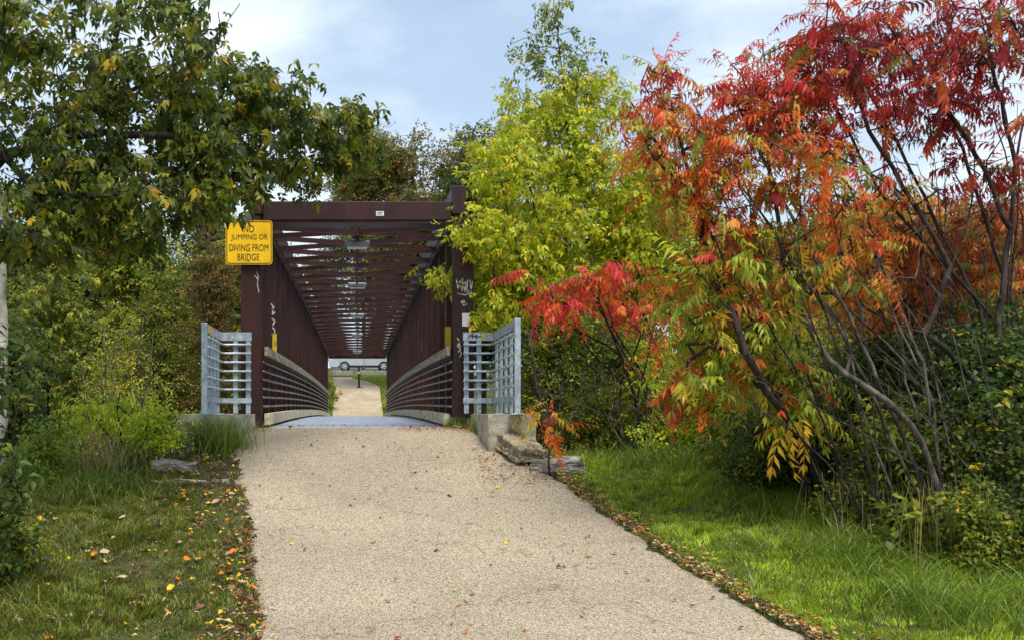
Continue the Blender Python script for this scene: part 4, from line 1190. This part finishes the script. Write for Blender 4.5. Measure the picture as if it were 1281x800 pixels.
# ------------------------------------------------------------------ background trees
def bgtree(label, x, Y, top, rx, palette, n, seed, kind="far", name="tree", low=.2, per=6, scale=(.8, 1.3), r_base=.16, rd=None, base_z=None, spread=.22, lobes=9, group="trees beyond the creek"):
    b = ground_at(x, Y)
    g = np.random.default_rng(seed)
    zt = px(x, top, Y)[2]; H = zt - b[2]
    rxm = rx * Y / F_PX; rdm = rd or rxm * .8
    z0 = b[2] + H * low
    limbs = [[b - (0, 0, .2), b + (g.normal(0, .1), 0, H * .35), b + (g.normal(0, .2), 0, H * .65), b + (g.normal(0, .3), 0, H * .93)]]
    for k in range(6):
        a = g.uniform(0, 6.28); h0 = g.uniform(max(low, .15), .7)
        limbs.append([b + (0, 0, H * h0), b + (math.cos(a) * rxm * .4, math.sin(a) * rdm * .4, H * (h0 + .1)), b + (math.cos(a) * rxm * .75, math.sin(a) * rdm * .75, H * min(h0 + .16, .92))])
    cl = []
    for k in range(lobes):
        a = g.uniform(0, 6.28); hz = g.uniform(0.08, .9); t = g.uniform(.25, .75) * math.sqrt(max(1 - (2 * hz - 1) ** 2 * .75, .1))
        cl.append((np.array([b[0] + math.cos(a) * rxm * t, b[1] + math.sin(a) * rdm * t, z0 + (zt - z0) * hz]), np.array([rxm * .38, rdm * .38, (zt - z0) * .17]), g.uniform(.6, 1.4), palette))
    cl.append((np.array([b[0], b[1], (z0 + zt) / 2]), np.array([rxm * .8, rdm * .8, (zt - z0) * .5]), 2.5, palette))
    return plant(name, label, "tree", b, limbs, cl, kind, n, per, r_base, .012, seed, spread=spread, scale=scale, group=group, step=.5, sag=.1, shell=.55)

bgtree("yellow-green tree behind the left bushes, below the overhanging limbs", 110, 27, 250, 110, pal((4, (150, 158, 30)), (3, (120, 134, 32)), (2, (180, 170, 40)), (1, (206, 180, 44))), 420, 61, low=.25)
bgtree("dense olive tree crowding the left edge behind the pale trunk", 40, 21, 235, 95, G_MID, 480, 59, low=.0, scale=(.7, 1.1))
bgtree("yellowing tree over the twiggy shrub at left", 190, 24, 245, 85, pal((4, (140, 150, 32)), (3, (112, 126, 32)), (2, (176, 168, 40)), (1, (84, 100, 30))), 460, 60, low=.05, scale=(.7, 1.1))
bgtree("tall dark tree behind the left bushes, under the canopy", 120, 36, 215, 110, G_FOREST, 900, 56, low=.0, scale=(.9, 1.5), spread=.3, lobes=13)
bgtree("dense dark tree just left of the sign", 245, 38, 235, 90, G_FOREST, 900, 57, low=.0, scale=(.9, 1.5), spread=.3, lobes=13)
bgtree("dense dark tree at the far left behind the pale trunk", -10, 34, 225, 110, G_FOREST, 900, 58, low=.0, scale=(.9, 1.5), spread=.3, lobes=13)
bgtree("broad olive tree rising behind the left half of the portal beam", 455, 84, 165, 70, G_MID, 1100, 53, low=.35, scale=(1.1, 1.8), spread=.45, lobes=13)
bgtree("dark green tree filling the wood at the far left edge", 0, 24, 290, 100, G_FOREST, 460, 62, low=.0)
bgtree("shadowed tree in the wood left of the cedar-like bush", 160, 31, 310, 100, G_FOREST, 460, 63, low=.0)
bgtree("mixed green tree just left of the bridge", 262, 33, 275, 80, G_MID, 420, 64, low=.05)
bgtree("dim tree behind the bridge's left truss", 330, 41, 300, 70, G_FOREST, 360, 65, low=.0)
bgtree("olive-brown tree rising behind the right half of the portal beam", 520, 60, 150, 105, pal((4, (104, 96, 36)), (3, (122, 108, 40)), (3, (84, 88, 34)), (1.5, (150, 136, 46)), (.5, (150, 76, 40))), 1500, 66, kind="far", low=.3, scale=(1.1, 1.8), spread=.45, lobes=14)
bgtree("dark tree standing behind the top of the right end post", 605, 44, 135, 62, G_FOREST, 1000, 67, low=.3, scale=(.9, 1.5), spread=.35, lobes=12)
bgtree("dark evergreen tree behind the yellow-green box elder", 670, 36, 115, 75, G_FOREST, 900, 68, kind="far_fine", low=.05, scale=(.9, 1.5), spread=.28)
bgtree("dim tree behind the yellow-green box elder, towards the sumacs", 790, 30, 210, 80, G_FOREST, 520, 69, low=.0)
bgtree("green and gold tree behind the orange sumac crowns", 930, 28, 235, 100, G_MID, 480, 70, low=.0)
bgtree("golden tree behind the crimson sumac", 1090, 27, 235, 110, S_GOLD, 480, 71, low=.0)
bgtree("dusky tree behind the thicket at the right edge", 1250, 25, 245, 110, G_MID, 480, 72, low=.0)
bgtree("yellowish tree beyond the road, seen under the portal beam", 400, 92, 315, 40, G_MID, 300, 73, low=.1, scale=(1.3, 2.2), spread=.5, group="trees beyond the road")
bgtree("tall brown-green tree beyond the road, right of the overhead conduit", 500, 98, 235, 60, G_BROWN, 420, 74, low=.1, scale=(1.4, 2.4), spread=.6, group="trees beyond the road")
bgtree("green tree beyond the road, left of the sign", 290, 80, 265, 70, G_MID, 360, 75, low=.1, scale=(1.3, 2.2), spread=.5, group="trees beyond the road")
for i, (x, Y, top, rx) in enumerate(((-60, 60, 300, 120), (150, 75, 300, 130), (700, 75, 235, 140), (900, 60, 260, 130), (1100, 58, 260, 130), (1300, 52, 255, 120))):
    bgtree(["dark tree far behind the left edge", "dim tree deep in the far left wood", "dim far tree behind the box elder", "dim far tree behind the orange sumacs", "dim far tree behind the golden tree", "dim far tree beyond the right edge"][i], x, Y, top, rx, G_FOREST, 420, 80 + i, low=.0, scale=(1.6, 2.6), spread=.5, group="far wood")
shrub("dark leafy bush spilling over the left side of the far path", 402, 53.5, 455, 24, "far_fine", G_MID, 130, 6, 88, rd=1.4, scale=(.8, 1.2), low=.0, group="bushes at the far bridge end")
shrub("low bright bush by the right truss at the far bridge end", 492, 53.5, 490, 10, "far_fine", G_LIME, 60, 6, 89, rd=1.2, scale=(.8, 1.2), low=.0, group="bushes at the far bridge end")

# ------------------------------------------------------------------ grass
def clumps_of(X, Y, cell, seed):
    """blades within a cell share a vigour, a tone and a lean, as tussocks do"""
    g = np.random.default_rng(seed)
    wx = X + .5 * cell * np.sin(Y * 9.0 / cell * .2) ; wy = Y + .5 * cell * np.sin(X * 7.0 / cell * .2 + 1)
    h = (np.floor(wx / cell).astype(np.int64) * 73856093) ^ (np.floor(wy / cell).astype(np.int64) * 19349663)
    h = np.abs(h) % 4096
    return g.uniform(.55, 1.6, 4096)[h], g.uniform(.62, 1.4, 4096)[h], g.uniform(0, 6.28, 4096)[h]
def blades(pos, h, w, lean, col, seed, seg=3, lean_dir=None):
    g = np.random.default_rng(seed)
    n = len(pos)
    a = g.uniform(0, 2 * np.pi, n)
    side = np.stack([np.cos(a), np.sin(a), np.zeros(n)], -1)
    la = g.uniform(0, 2 * np.pi, n) if lean_dir is None else lean_dir + g.normal(0, .8, n)
    ld = np.stack([np.cos(la), np.sin(la), np.zeros(n)], -1)
    V = []
    for k in range(seg):
        t = k / seg
        c = pos + np.array([0, 0, 1.0]) * (h * t * (1 - .25 * lean * t))[:, None] + ld * (h * lean * t * t)[:, None]
        ww = (w * (1 - t * .65))[:, None] * .5
        V += [c - side * ww, c + side * ww]
    V.append(pos + np.array([0, 0, 1.0]) * (h * (1 - .45 * lean))[:, None] + ld * (h * lean)[:, None])
    V = np.stack(V, 1)
    m = 2 * seg + 1
    Fc = []
    for k in range(seg - 1):
        q = 2 * k
        Fc += [(q, q + 1, q + 3), (q, q + 3, q + 2)]
    Fc.append((2 * seg - 2, 2 * seg - 1, 2 * seg))
    Fc = np.array(Fc)[None] + (np.arange(n) * m)[:, None, None]
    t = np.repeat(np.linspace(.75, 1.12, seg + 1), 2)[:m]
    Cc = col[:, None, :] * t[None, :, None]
    return V.reshape(-1, 3), Fc.reshape(-1, 3), np.clip(Cc.reshape(-1, 3), 0, 1)

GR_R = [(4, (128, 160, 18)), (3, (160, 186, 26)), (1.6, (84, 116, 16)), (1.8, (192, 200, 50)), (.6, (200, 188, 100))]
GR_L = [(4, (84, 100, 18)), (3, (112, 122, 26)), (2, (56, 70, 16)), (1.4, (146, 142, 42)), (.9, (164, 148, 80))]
DRY = [(3, (190, 172, 112)), (2, (160, 146, 84)), (2, (140, 142, 60)), (1, (116, 126, 44))]
def patch_noise(X, Y):
    return .5 + .25 * np.sin(X * 3.1 + np.sin(Y * 2.3) * 1.5) + .25 * np.sin(Y * 3.7 + X * 1.3 + 2 * np.sin(X * 1.1))
# right verge
g = np.random.default_rng(91)
n = 330000
Yv = 5.6 + 9.4 * g.random(n); Xv = g.uniform(1.6, 8.5, n)
l, r = path_edges(Yv)
d = Xv - r
keep = (d > -.02 + .07 * g.normal(size=n) ** 2 * .3) & (Xv < VX * 0 + (1300 - VX) * Yv / F_PX) & ~((Yv > 12.3) & (d < .55)) & (d < 3.9)
far = d > 2.3
keep &= ~(far & (g.random(n) < .6))
keep &= ~((d < .12) & (g.random(n) < .6))
Xv, Yv, d = Xv[keep], Yv[keep], d[keep]
pn = patch_noise(Xv, Yv)
h = (.035 + .05 * pn) * g.uniform(.6, 1.5, len(Xv)) * (1 + 1.6 * smooth01(1.1, 2.4, d) * g.random(len(Xv)))
pos = np.stack([Xv, Yv, gz(Xv, Yv) - .01], -1)
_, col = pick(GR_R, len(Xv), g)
kv, kt, kl = clumps_of(Xv, Yv, .14, 5)
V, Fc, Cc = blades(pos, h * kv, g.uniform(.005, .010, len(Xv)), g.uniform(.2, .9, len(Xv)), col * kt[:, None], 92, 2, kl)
tag(link("grass", mesh_np("grass", V, Fc, GRASS, Cc)), "bright green grass verge along the right path edge", "grass", kind="stuff")
# left lawn
n = 330000
Yv = g.uniform(5.8, 13.2, n); Xv = g.uniform(-5.2, -.5, n)
l, r = path_edges(Yv)
d = l - Xv
pn = patch_noise(Xv + 3, Yv)
keep = (d > -.03) & (Xv > (-30 - VX) * Yv / F_PX) & (g.random(n) < .45 + .6 * pn) & ~((d < .5) & (Yv > 10.5) & (g.random(n) < .75)) & ~((d < .15) & (g.random(n) < .5))
Xv, Yv, d, pn = Xv[keep], Yv[keep], d[keep], pn[keep]
h = (.03 + .05 * pn) * g.uniform(.5, 1.5, len(Xv)) * (1 + 1.3 * smooth01(1.2, 2.4, d) * g.random(len(Xv)))
pos = np.stack([Xv, Yv, gz(Xv, Yv) - .008], -1)
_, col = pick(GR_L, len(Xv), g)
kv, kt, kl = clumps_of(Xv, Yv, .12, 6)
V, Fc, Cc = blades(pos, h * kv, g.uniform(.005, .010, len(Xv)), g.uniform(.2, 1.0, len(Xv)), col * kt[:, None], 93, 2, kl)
tag(link("grass", mesh_np("grass", V, Fc, GRASS, Cc)), "short mossy grass left of the path strewn with leaves", "grass", kind="stuff")
# far bank grass
n = 26000
Yv = g.uniform(51, 67.6, n); Xv = g.uniform(-6, 6, n)
c = 0.02 - 2.6 * smooth01(60, 66, Yv); hw = 1.32 + 0.9 * smooth01(60.5, 65, Yv)
keep = np.abs(Xv - c) > hw
Xv, Yv = Xv[keep], Yv[keep]
pos = np.stack([Xv, Yv, gz(Xv, Yv) - .01], -1)
_, col = pick([(3, (150, 168, 40)), (2, (120, 146, 36)), (1, (182, 182, 60))], len(Xv), g)
V, Fc, Cc = blades(pos, g.uniform(.12, .3, len(Xv)), g.uniform(.02, .035, len(Xv)), g.uniform(.2, .8, len(Xv)), col, 94, 2)
tag(link("grass", mesh_np("grass", V, Fc, GRASS, Cc)), "sunlit yellow-green grass beside the far path", "grass", kind="stuff")

def tuft(label, cx, Y, spread_x, spread_y, n, hmin, hmax, pal_, seed, wmin=.006, wmax=.012, lean=(.3, 1.0), z=None, group=None, name="grass_clump"):
    g = np.random.default_rng(seed)
    b = ground_at(cx, Y)
    X = b[0] + g.normal(0, spread_x, n); Yq = Y + g.normal(0, spread_y, n)
    zz = gz(X, Yq) - .02 if z is None else np.full(n, z)
    pos = np.stack([X, Yq, zz], -1)
    _, col = pick(pal_, n, g)
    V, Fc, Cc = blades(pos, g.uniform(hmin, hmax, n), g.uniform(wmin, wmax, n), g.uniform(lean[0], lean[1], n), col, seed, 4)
    o = link(name, mesh_np(name, V, Fc, GRASS, Cc))
    o.data.transform(Matrix.Translation((-b[0], -b[1], -b[2]))); o.location = b
    return tag(o, label, "grass", group)
TUFTG = [(4, (96, 122, 30)), (3, (126, 146, 42)), (2, (70, 96, 26)), (1, (160, 164, 70))]
tuft("thick green grass clump at the foot of the left railing", 256, 13.25, .26, .17, 1500, .3, .62, TUFTG, 101)
tuft("tall pale dry grass below the lime sumac sprouts", 105, 12.5, .5, .25, 420, .3, .75, DRY, 102, .004, .008, (.1, 1.0))
tuft("straw grass mixed with weeds near the left stones", 180, 13.0, .2, .15, 500, .3, .6, DRY + TUFTG, 103, .004, .008, (.1, .6))
tuft("green weeds in front of the lime sumac sprouts", 90, 11.6, .4, .3, 900, .15, .4, TUFTG, 104)
tuft("long arching grass at the bottom right corner", 1190, 7.7, .42, .4, 900, .22, .5, TUFTG[:3], 105, .006, .012, (.6, 1.2))
tuft("long arching grass below the grey sumac stem", 1060, 9.0, .4, .35, 900, .18, .4, TUFTG[:3], 106, .006, .011, (.6, 1.2))
tuft("lush grass at the foot of the leaning sumac trunk", 940, 11.2, .45, .35, 900, .14, .34, TUFTG, 107, .005, .01, (.5, 1.1))
tuft("rank grass below the orange fronds beside the verge", 860, 12.8, .55, .3, 1200, .2, .5, TUFTG, 108, .006, .01, (.3, 1.0))
tuft("rank grass and weeds along the foot of the right thicket", 1130, 9.3, .55, .3, 1100, .2, .5, TUFTG, 116, .005, .01, (.4, 1.1))
tuft("rank grass under the young lime sumac", 1000, 10.7, .4, .25, 800, .18, .42, TUFTG, 117, .005, .01, (.4, 1.1))
tuft("dry straw stalks behind the arching grass at lower right", 1205, 8.9, .3, .2, 130, .4, .95, DRY, 109, .006, .01, (.02, .25))
tuft("pale straw stalks between the sumac stems", 1090, 9.6, .35, .25, 120, .35, .9, DRY, 110, .005, .009, (.02, .25))
tuft("small grass tuft at the foot of the right end post", 566, 15.15, .07, .04, 120, .1, .26, TUFTG, 111, .005, .009, z=1.39)
tuft("ragged grass tuft in front of the right railing", 600, 14.6, .13, .2, 220, .14, .36, TUFTG, 112, .005, .009)
tuft("thin weeds along the left concrete block", 322, 14.6, .12, .25, 200, .06, .18, TUFTG, 113, .004, .008)
tuft("dark near grass at the bottom left corner", 10, 7.3, .22, .35, 900, .1, .3, GR_L, 114, .005, .01, (.4, 1.1))
tuft("ground cover below the pink sumac at the verge edge", 760, 13.2, .4, .25, 900, .1, .32, TUFTG, 115, .005, .01, (.4, 1.1))

shrub("lime weeds among the dry grass left of the stones", 195, 12.7, 500, 34, "small", G_LIME, 60, 5, 151, rd=.25, stems=8, r_base=.008, spread=.05)
shrub("leafy weeds at the back corner of the left grass", 60, 12.0, 520, 45, "small", pal((3, (120, 150, 40)), (2, (160, 170, 50)), (2, (84, 108, 32))), 80, 5, 152, rd=.3, stems=8, r_base=.008, spread=.06)
shrub("goldenrod-like weeds below the dark shrub at lower left", 15, 8.6, 640, 40, "tiny", pal((3, (170, 160, 40)), (3, (110, 126, 36)), (1, (206, 186, 60))), 50, 5, 153, rd=.3, stems=7, r_base=.008, spread=.05)
# bare grey stems in the understory
def bare_stems(label, x, Y, top, rx, n, seed):
    g = np.random.default_rng(seed)
    b = ground_at(x, Y)
    o = thing("bare_shrub", label, "shrub", tuple(b), "leafless grey shrubs")
    for k in range(n):
        xo = x + g.uniform(-rx, rx)
        p0 = b + (g.uniform(-.12, .12), g.uniform(-.12, .12), -.04)
        tp = px(xo + g.uniform(-20, 20), g.uniform(top, top + 60), Y + g.uniform(-.4, .4))
        mid = (p0 + tp) / 2 + np.array([(tp[0] - p0[0]) * .2, 0, g.uniform(0, .15)])
        MB().tube([tuple(p0), tuple((p0 + mid) / 2 + g.normal(0, .02, 3)), tuple(mid), tuple((mid + tp) / 2 + g.normal(0, .03, 3)), tuple(tp)], [.014, .012, .010, .008, .004], 6).build("stem", BARK_GREY, o, smooth=True)
        q = mid + (g.uniform(-.4, .4), g.uniform(-.2, .2), g.uniform(.1, .4))
        MB().tube([tuple(mid), tuple((mid + q) / 2 + (0, 0, .03)), tuple(q)], [.008, .006, .003], 5).build("twig", BARK_GREY, o, smooth=True)
bare_stems("bare grey stems between the right railing and the pink sumac", 690, 13.9, 400, 60, 9, 121)
bare_stems("bare grey stems under the orange fronds", 790, 13.6, 440, 60, 8, 122)
bare_stems("bare grey stems left of the railing", 140, 15.6, 400, 60, 8, 123)
bare_stems("bare pale stems among the dark bush at lower right", 1160, 10.2, 420, 80, 8, 124)

def tangle(label, base_px, Y, tips_px, n, seed, bark=BARK):
    """a clump of long thin leafless branches leaning through the thicket"""
    g = np.random.default_rng(seed)
    b = ground_at(base_px, Y)
    o = thing("bare_shrub", label, "shrub", tuple(b), "leafless grey shrubs")
    for k in range(n):
        tx, ty = tips_px[k % len(tips_px)]
        p0 = b + (g.normal(0, .12), g.normal(0, .1), -.05)
        p3 = px(tx + g.normal(0, 35), ty + g.normal(0, 30), Y + g.uniform(-.6, .5))
        dv = p3 - p0
        p1 = p0 + dv * .33 + np.array([g.normal(0, .15), g.normal(0, .08), .16 * dv[2]])
        p2 = p0 + dv * .68 + np.array([g.normal(0, .15), g.normal(0, .08), .10 * dv[2]])
        pts = []
        for t in np.linspace(0, 1, 15):
            a = (1 - t) ** 3 * p0 + 3 * (1 - t) ** 2 * t * p1 + 3 * (1 - t) * t * t * p2 + t ** 3 * p3
            pts.append(tuple(a + g.normal(0, .010, 3)))
        r0 = g.uniform(.009, .017)
        MB().tube(pts, list(np.linspace(r0, .0025, 15)), 6).build("stem", bark, o, smooth=True)
        for q in range(3):
            i = int(g.integers(6, 13)); a = np.array(pts[i])
            d = np.array(pts[i + 1]) - a; d /= np.linalg.norm(d) + 1e-9
            e = a + d * g.uniform(.25, .5) + np.array([g.normal(0, .2), g.normal(0, .15), g.normal(.06, .12)])
            mdl = (a + e) / 2 + g.normal(0, .02, 3)
            MB().tube([tuple(a), tuple(mdl), tuple(e)], [.005, .004, .002], 5).build("twig", bark, o, smooth=True)
tangle("long dark bare stems arching left through the orange fronds", 1080, 9.6, [(880, 300), (940, 260), (1000, 220), (900, 420), (1040, 300)], 9, 171)
tangle("long bare stems fanning up under the crimson crown", 1225, 9.9, [(1080, 180), (1150, 140), (1230, 120), (1060, 280), (1200, 260), (1130, 330)], 11, 172)
tangle("grey bare stems leaning left across the dark bush", 1275, 9.2, [(1040, 380), (1100, 400), (1180, 330), (1000, 440)], 7, 173, BARK_GREY)
tangle("fine bare stems rising behind the pink sumac", 860, 13.6, [(760, 400), (820, 340), (880, 330), (700, 450)], 8, 174, BARK_GREY)
# ------------------------------------------------------------------ fallen leaves
LEAFCOL = {"yellow": (222, 184, 48), "orange": (206, 122, 40), "brown": (134, 96, 66), "dark": (84, 60, 50), "tan": (188, 164, 124), "red": (150, 50, 44)}
def litter_leaf(seed, L=.075, W=.045):
    g = np.random.default_rng(seed)
    n = 7
    V = [(-L * .5, 0, .004)]
    for t in (.25, .55, .8):
        w = W * .5 * math.sin(math.pi * min(t + .12, 1)) * g.uniform(.7, 1.2)
        V += [(-L * .5 + L * t, w, .008 + g.uniform(0, .022)), (-L * .5 + L * t, 0, .005 + g.uniform(0, .006)), (-L * .5 + L * t, -w, .008 + g.uniform(0, .022))]
    V.append((L * .5, 0, .005 + g.uniform(0, .02)))
    Fc = [(0, 2, 1), (0, 3, 2), (1, 2, 5), (1, 5, 4), (2, 3, 6), (2, 6, 5), (4, 5, 8), (4, 8, 7), (5, 6, 9), (5, 9, 8), (7, 8, 10), (8, 9, 10)]
    return np.array(V), np.array(Fc)
LSH = [litter_leaf(i, .06 + .01 * (i % 4), .035 + .008 * (i % 3)) for i in range(6)]
LM = {}
def surf(x, y):
    l, r = path_edges(y)
    return float(Pz(y) + .026) if (l + .05 < x < r - .05 and y < 15.2) else float(gz(x, y) + .012)
def drop_leaf(x, y, colour, label, group, g, up=0.0, s=None):
    k = int(g.integers(0, len(LSH)))
    if (k, colour) not in LM:
        LM[(k, colour)] = mesh_np("fallen_leaf", LSH[k][0], LSH[k][1], LITTER, np.tile(s2l(LEAFCOL[colour]), (len(LSH[k][0]), 1)))
    o = bpy.data.objects.new("fallen_leaf", LM[(k, colour)])
    COL.objects.link(o)
    o.location = (x, y, surf(x, y) + up)
    slope = .18 if y > 8 else .05
    o.rotation_euler = (slope + g.normal(0, .12), g.normal(0, .15), g.uniform(0, 6.28))
    sc_ = s or g.uniform(.6, 1.15)
    o.scale = (sc_, sc_, sc_)
    tag(o, label, "leaf", group)
g = np.random.default_rng(131)
for k in range(130):
    y = 6.2 + 9.0 * g.random() ** .9
    l, r = path_edges(y)
    x = l + .1 + (r - l - .2) * g.random()
    c = g.choice(["yellow", "tan", "brown", "dark", "orange", "red"], p=[.24, .12, .24, .28, .08, .04])
    drop_leaf(x, y, c, "small %s leaf lying loose on the tan path" % {"dark": "dark curled", "tan": "pale tan", "red": "dull red"}.get(c, c), "leaves fallen on the path", g, s=g.uniform(.45, .95))
for k in range(80):
    y = 6.0 + 6.6 * g.random()
    l, r = path_edges(y)
    x = r + g.normal(.05, .07)
    c = g.choice(["yellow", "tan", "brown", "dark", "orange", "red"], p=[.2, .16, .26, .22, .12, .04])
    drop_leaf(x, y, c, "%s leaf in the litter band along the right path edge" % {"dark": "dark curled", "tan": "pale tan", "red": "dull red"}.get(c, c), "leaves along the right path edge", g, .01)
for k in range(115):
    y = 6.0 + 6.8 * g.random()
    l, r = path_edges(y)
    x = l - abs(g.normal(0, .45)) if k % 3 else l - g.uniform(.2, 2.4)
    c = g.choice(["yellow", "tan", "brown", "orange"], p=[.3, .3, .22, .18])
    drop_leaf(x, y, c, "fallen %s leaf lying on the short grass left of the path" % c, "leaves on the left grass", g, .03, s=g.uniform(.7, 1.6))
def litter(label, pts, seed, w, smin=.4, smax=1.0, up=.008):
    g = np.random.default_rng(seed)
    n = len(pts)
    z = np.array([surf(a, b_) for a, b_ in pts]) + up + g.uniform(0, .02, n)
    P = np.column_stack([pts, z])
    names = list(LEAFCOL); pw = np.array([w.get(k, 0) for k in names], float); pw /= pw.sum()
    ci = g.choice(len(names), n, p=pw)
    col = np.array([s2l(LEAFCOL[k]) for k in names])[ci] * g.uniform(.7, 1.15, (n, 1))
    a = g.uniform(0, 2 * np.pi, n)
    D = np.stack([np.cos(a), np.sin(a), g.normal(.0, .15, n)], -1)
    R = frames(D, .2, seed); s = g.uniform(smin, smax, n)
    Vs, Fs, Cs, off = [], [], [], 0
    idx = g.integers(0, len(LSH), n)
    for k, (V, Fc) in enumerate(LSH):
        m = np.where(idx == k)[0]
        W = np.einsum('nij,vj->nvi', R[m], V) * s[m][:, None, None] + P[m][:, None, :]
        Vs.append(W.reshape(-1, 3)); Fs.append((Fc[None] + (np.arange(len(m)) * len(V))[:, None, None] + off).reshape(-1, 3)); off += W.shape[0] * W.shape[1]
        Cs.append(np.repeat(col[m], len(V), 0))
    tag(link("leaf_litter", mesh_np("leaf_litter", np.concatenate(Vs), np.concatenate(Fs), LITTER, np.concatenate(Cs))), label, "leaf litter", kind="stuff")
ptsR = []
for k in range(1700):
    y = 5.5 + 7.2 * g.random(); l, r = path_edges(y)
    ptsR.append((r + g.normal(.03, .05) + (abs(g.normal(0, .16)) if k % 3 == 0 else 0), y))
litter("band of brown leaf litter along the right path edge", np.array(ptsR), 141, {"brown": 5, "dark": 2.5, "tan": 5, "orange": .5, "yellow": .5, "red": .3}, .35, .95)
ptsL = []
for k in range(800):
    y = 5.5 + 7.4 * g.random(); l, r = path_edges(y)
    wdt = .18 if y < 10 else .5
    ptsL.append((l - abs(g.normal(0, wdt)) + .06, y))
for k in range(500):
    y = 5.5 + 7.0 * g.random(); l, r = path_edges(y)
    ptsL.append((l - g.uniform(.1, 2.6), y))
litter("orange and brown leaf litter along the left path edge", np.array(ptsL), 142, {"brown": 5, "orange": 1.4, "tan": 3, "yellow": .8, "dark": 3.5, "red": .4}, .4, 1.15)
ptsP = []
for k in range(420):
    y = 5.8 + 9.2 * g.random(); l, r = path_edges(y)
    ptsP.append((l + .06 + (r - l - .12) * g.random(), y))
litter("crumbs of leaf and bark scattered over the tan path", np.array(ptsP), 144, {"brown": 4, "dark": 5, "tan": 3, "yellow": 1, "orange": .6}, .12, .42, .0)
ptsB = []
for k in range(260):
    y = g.uniform(14.3, 15.2); ptsB.append((g.uniform(.6, 1.7), y) if k % 3 else (g.uniform(-1.6, 1.6), g.uniform(14.95, 15.25)))
for k in range(200):
    ptsB.append((g.uniform(1.5, 2.3), g.uniform(11.8, 13.4)))
litter("orange leaf litter swept against the bridge threshold", np.array(ptsB), 143, {"brown": 4, "orange": 3, "tan": 2, "dark": 1, "yellow": .6}, .35, .8)
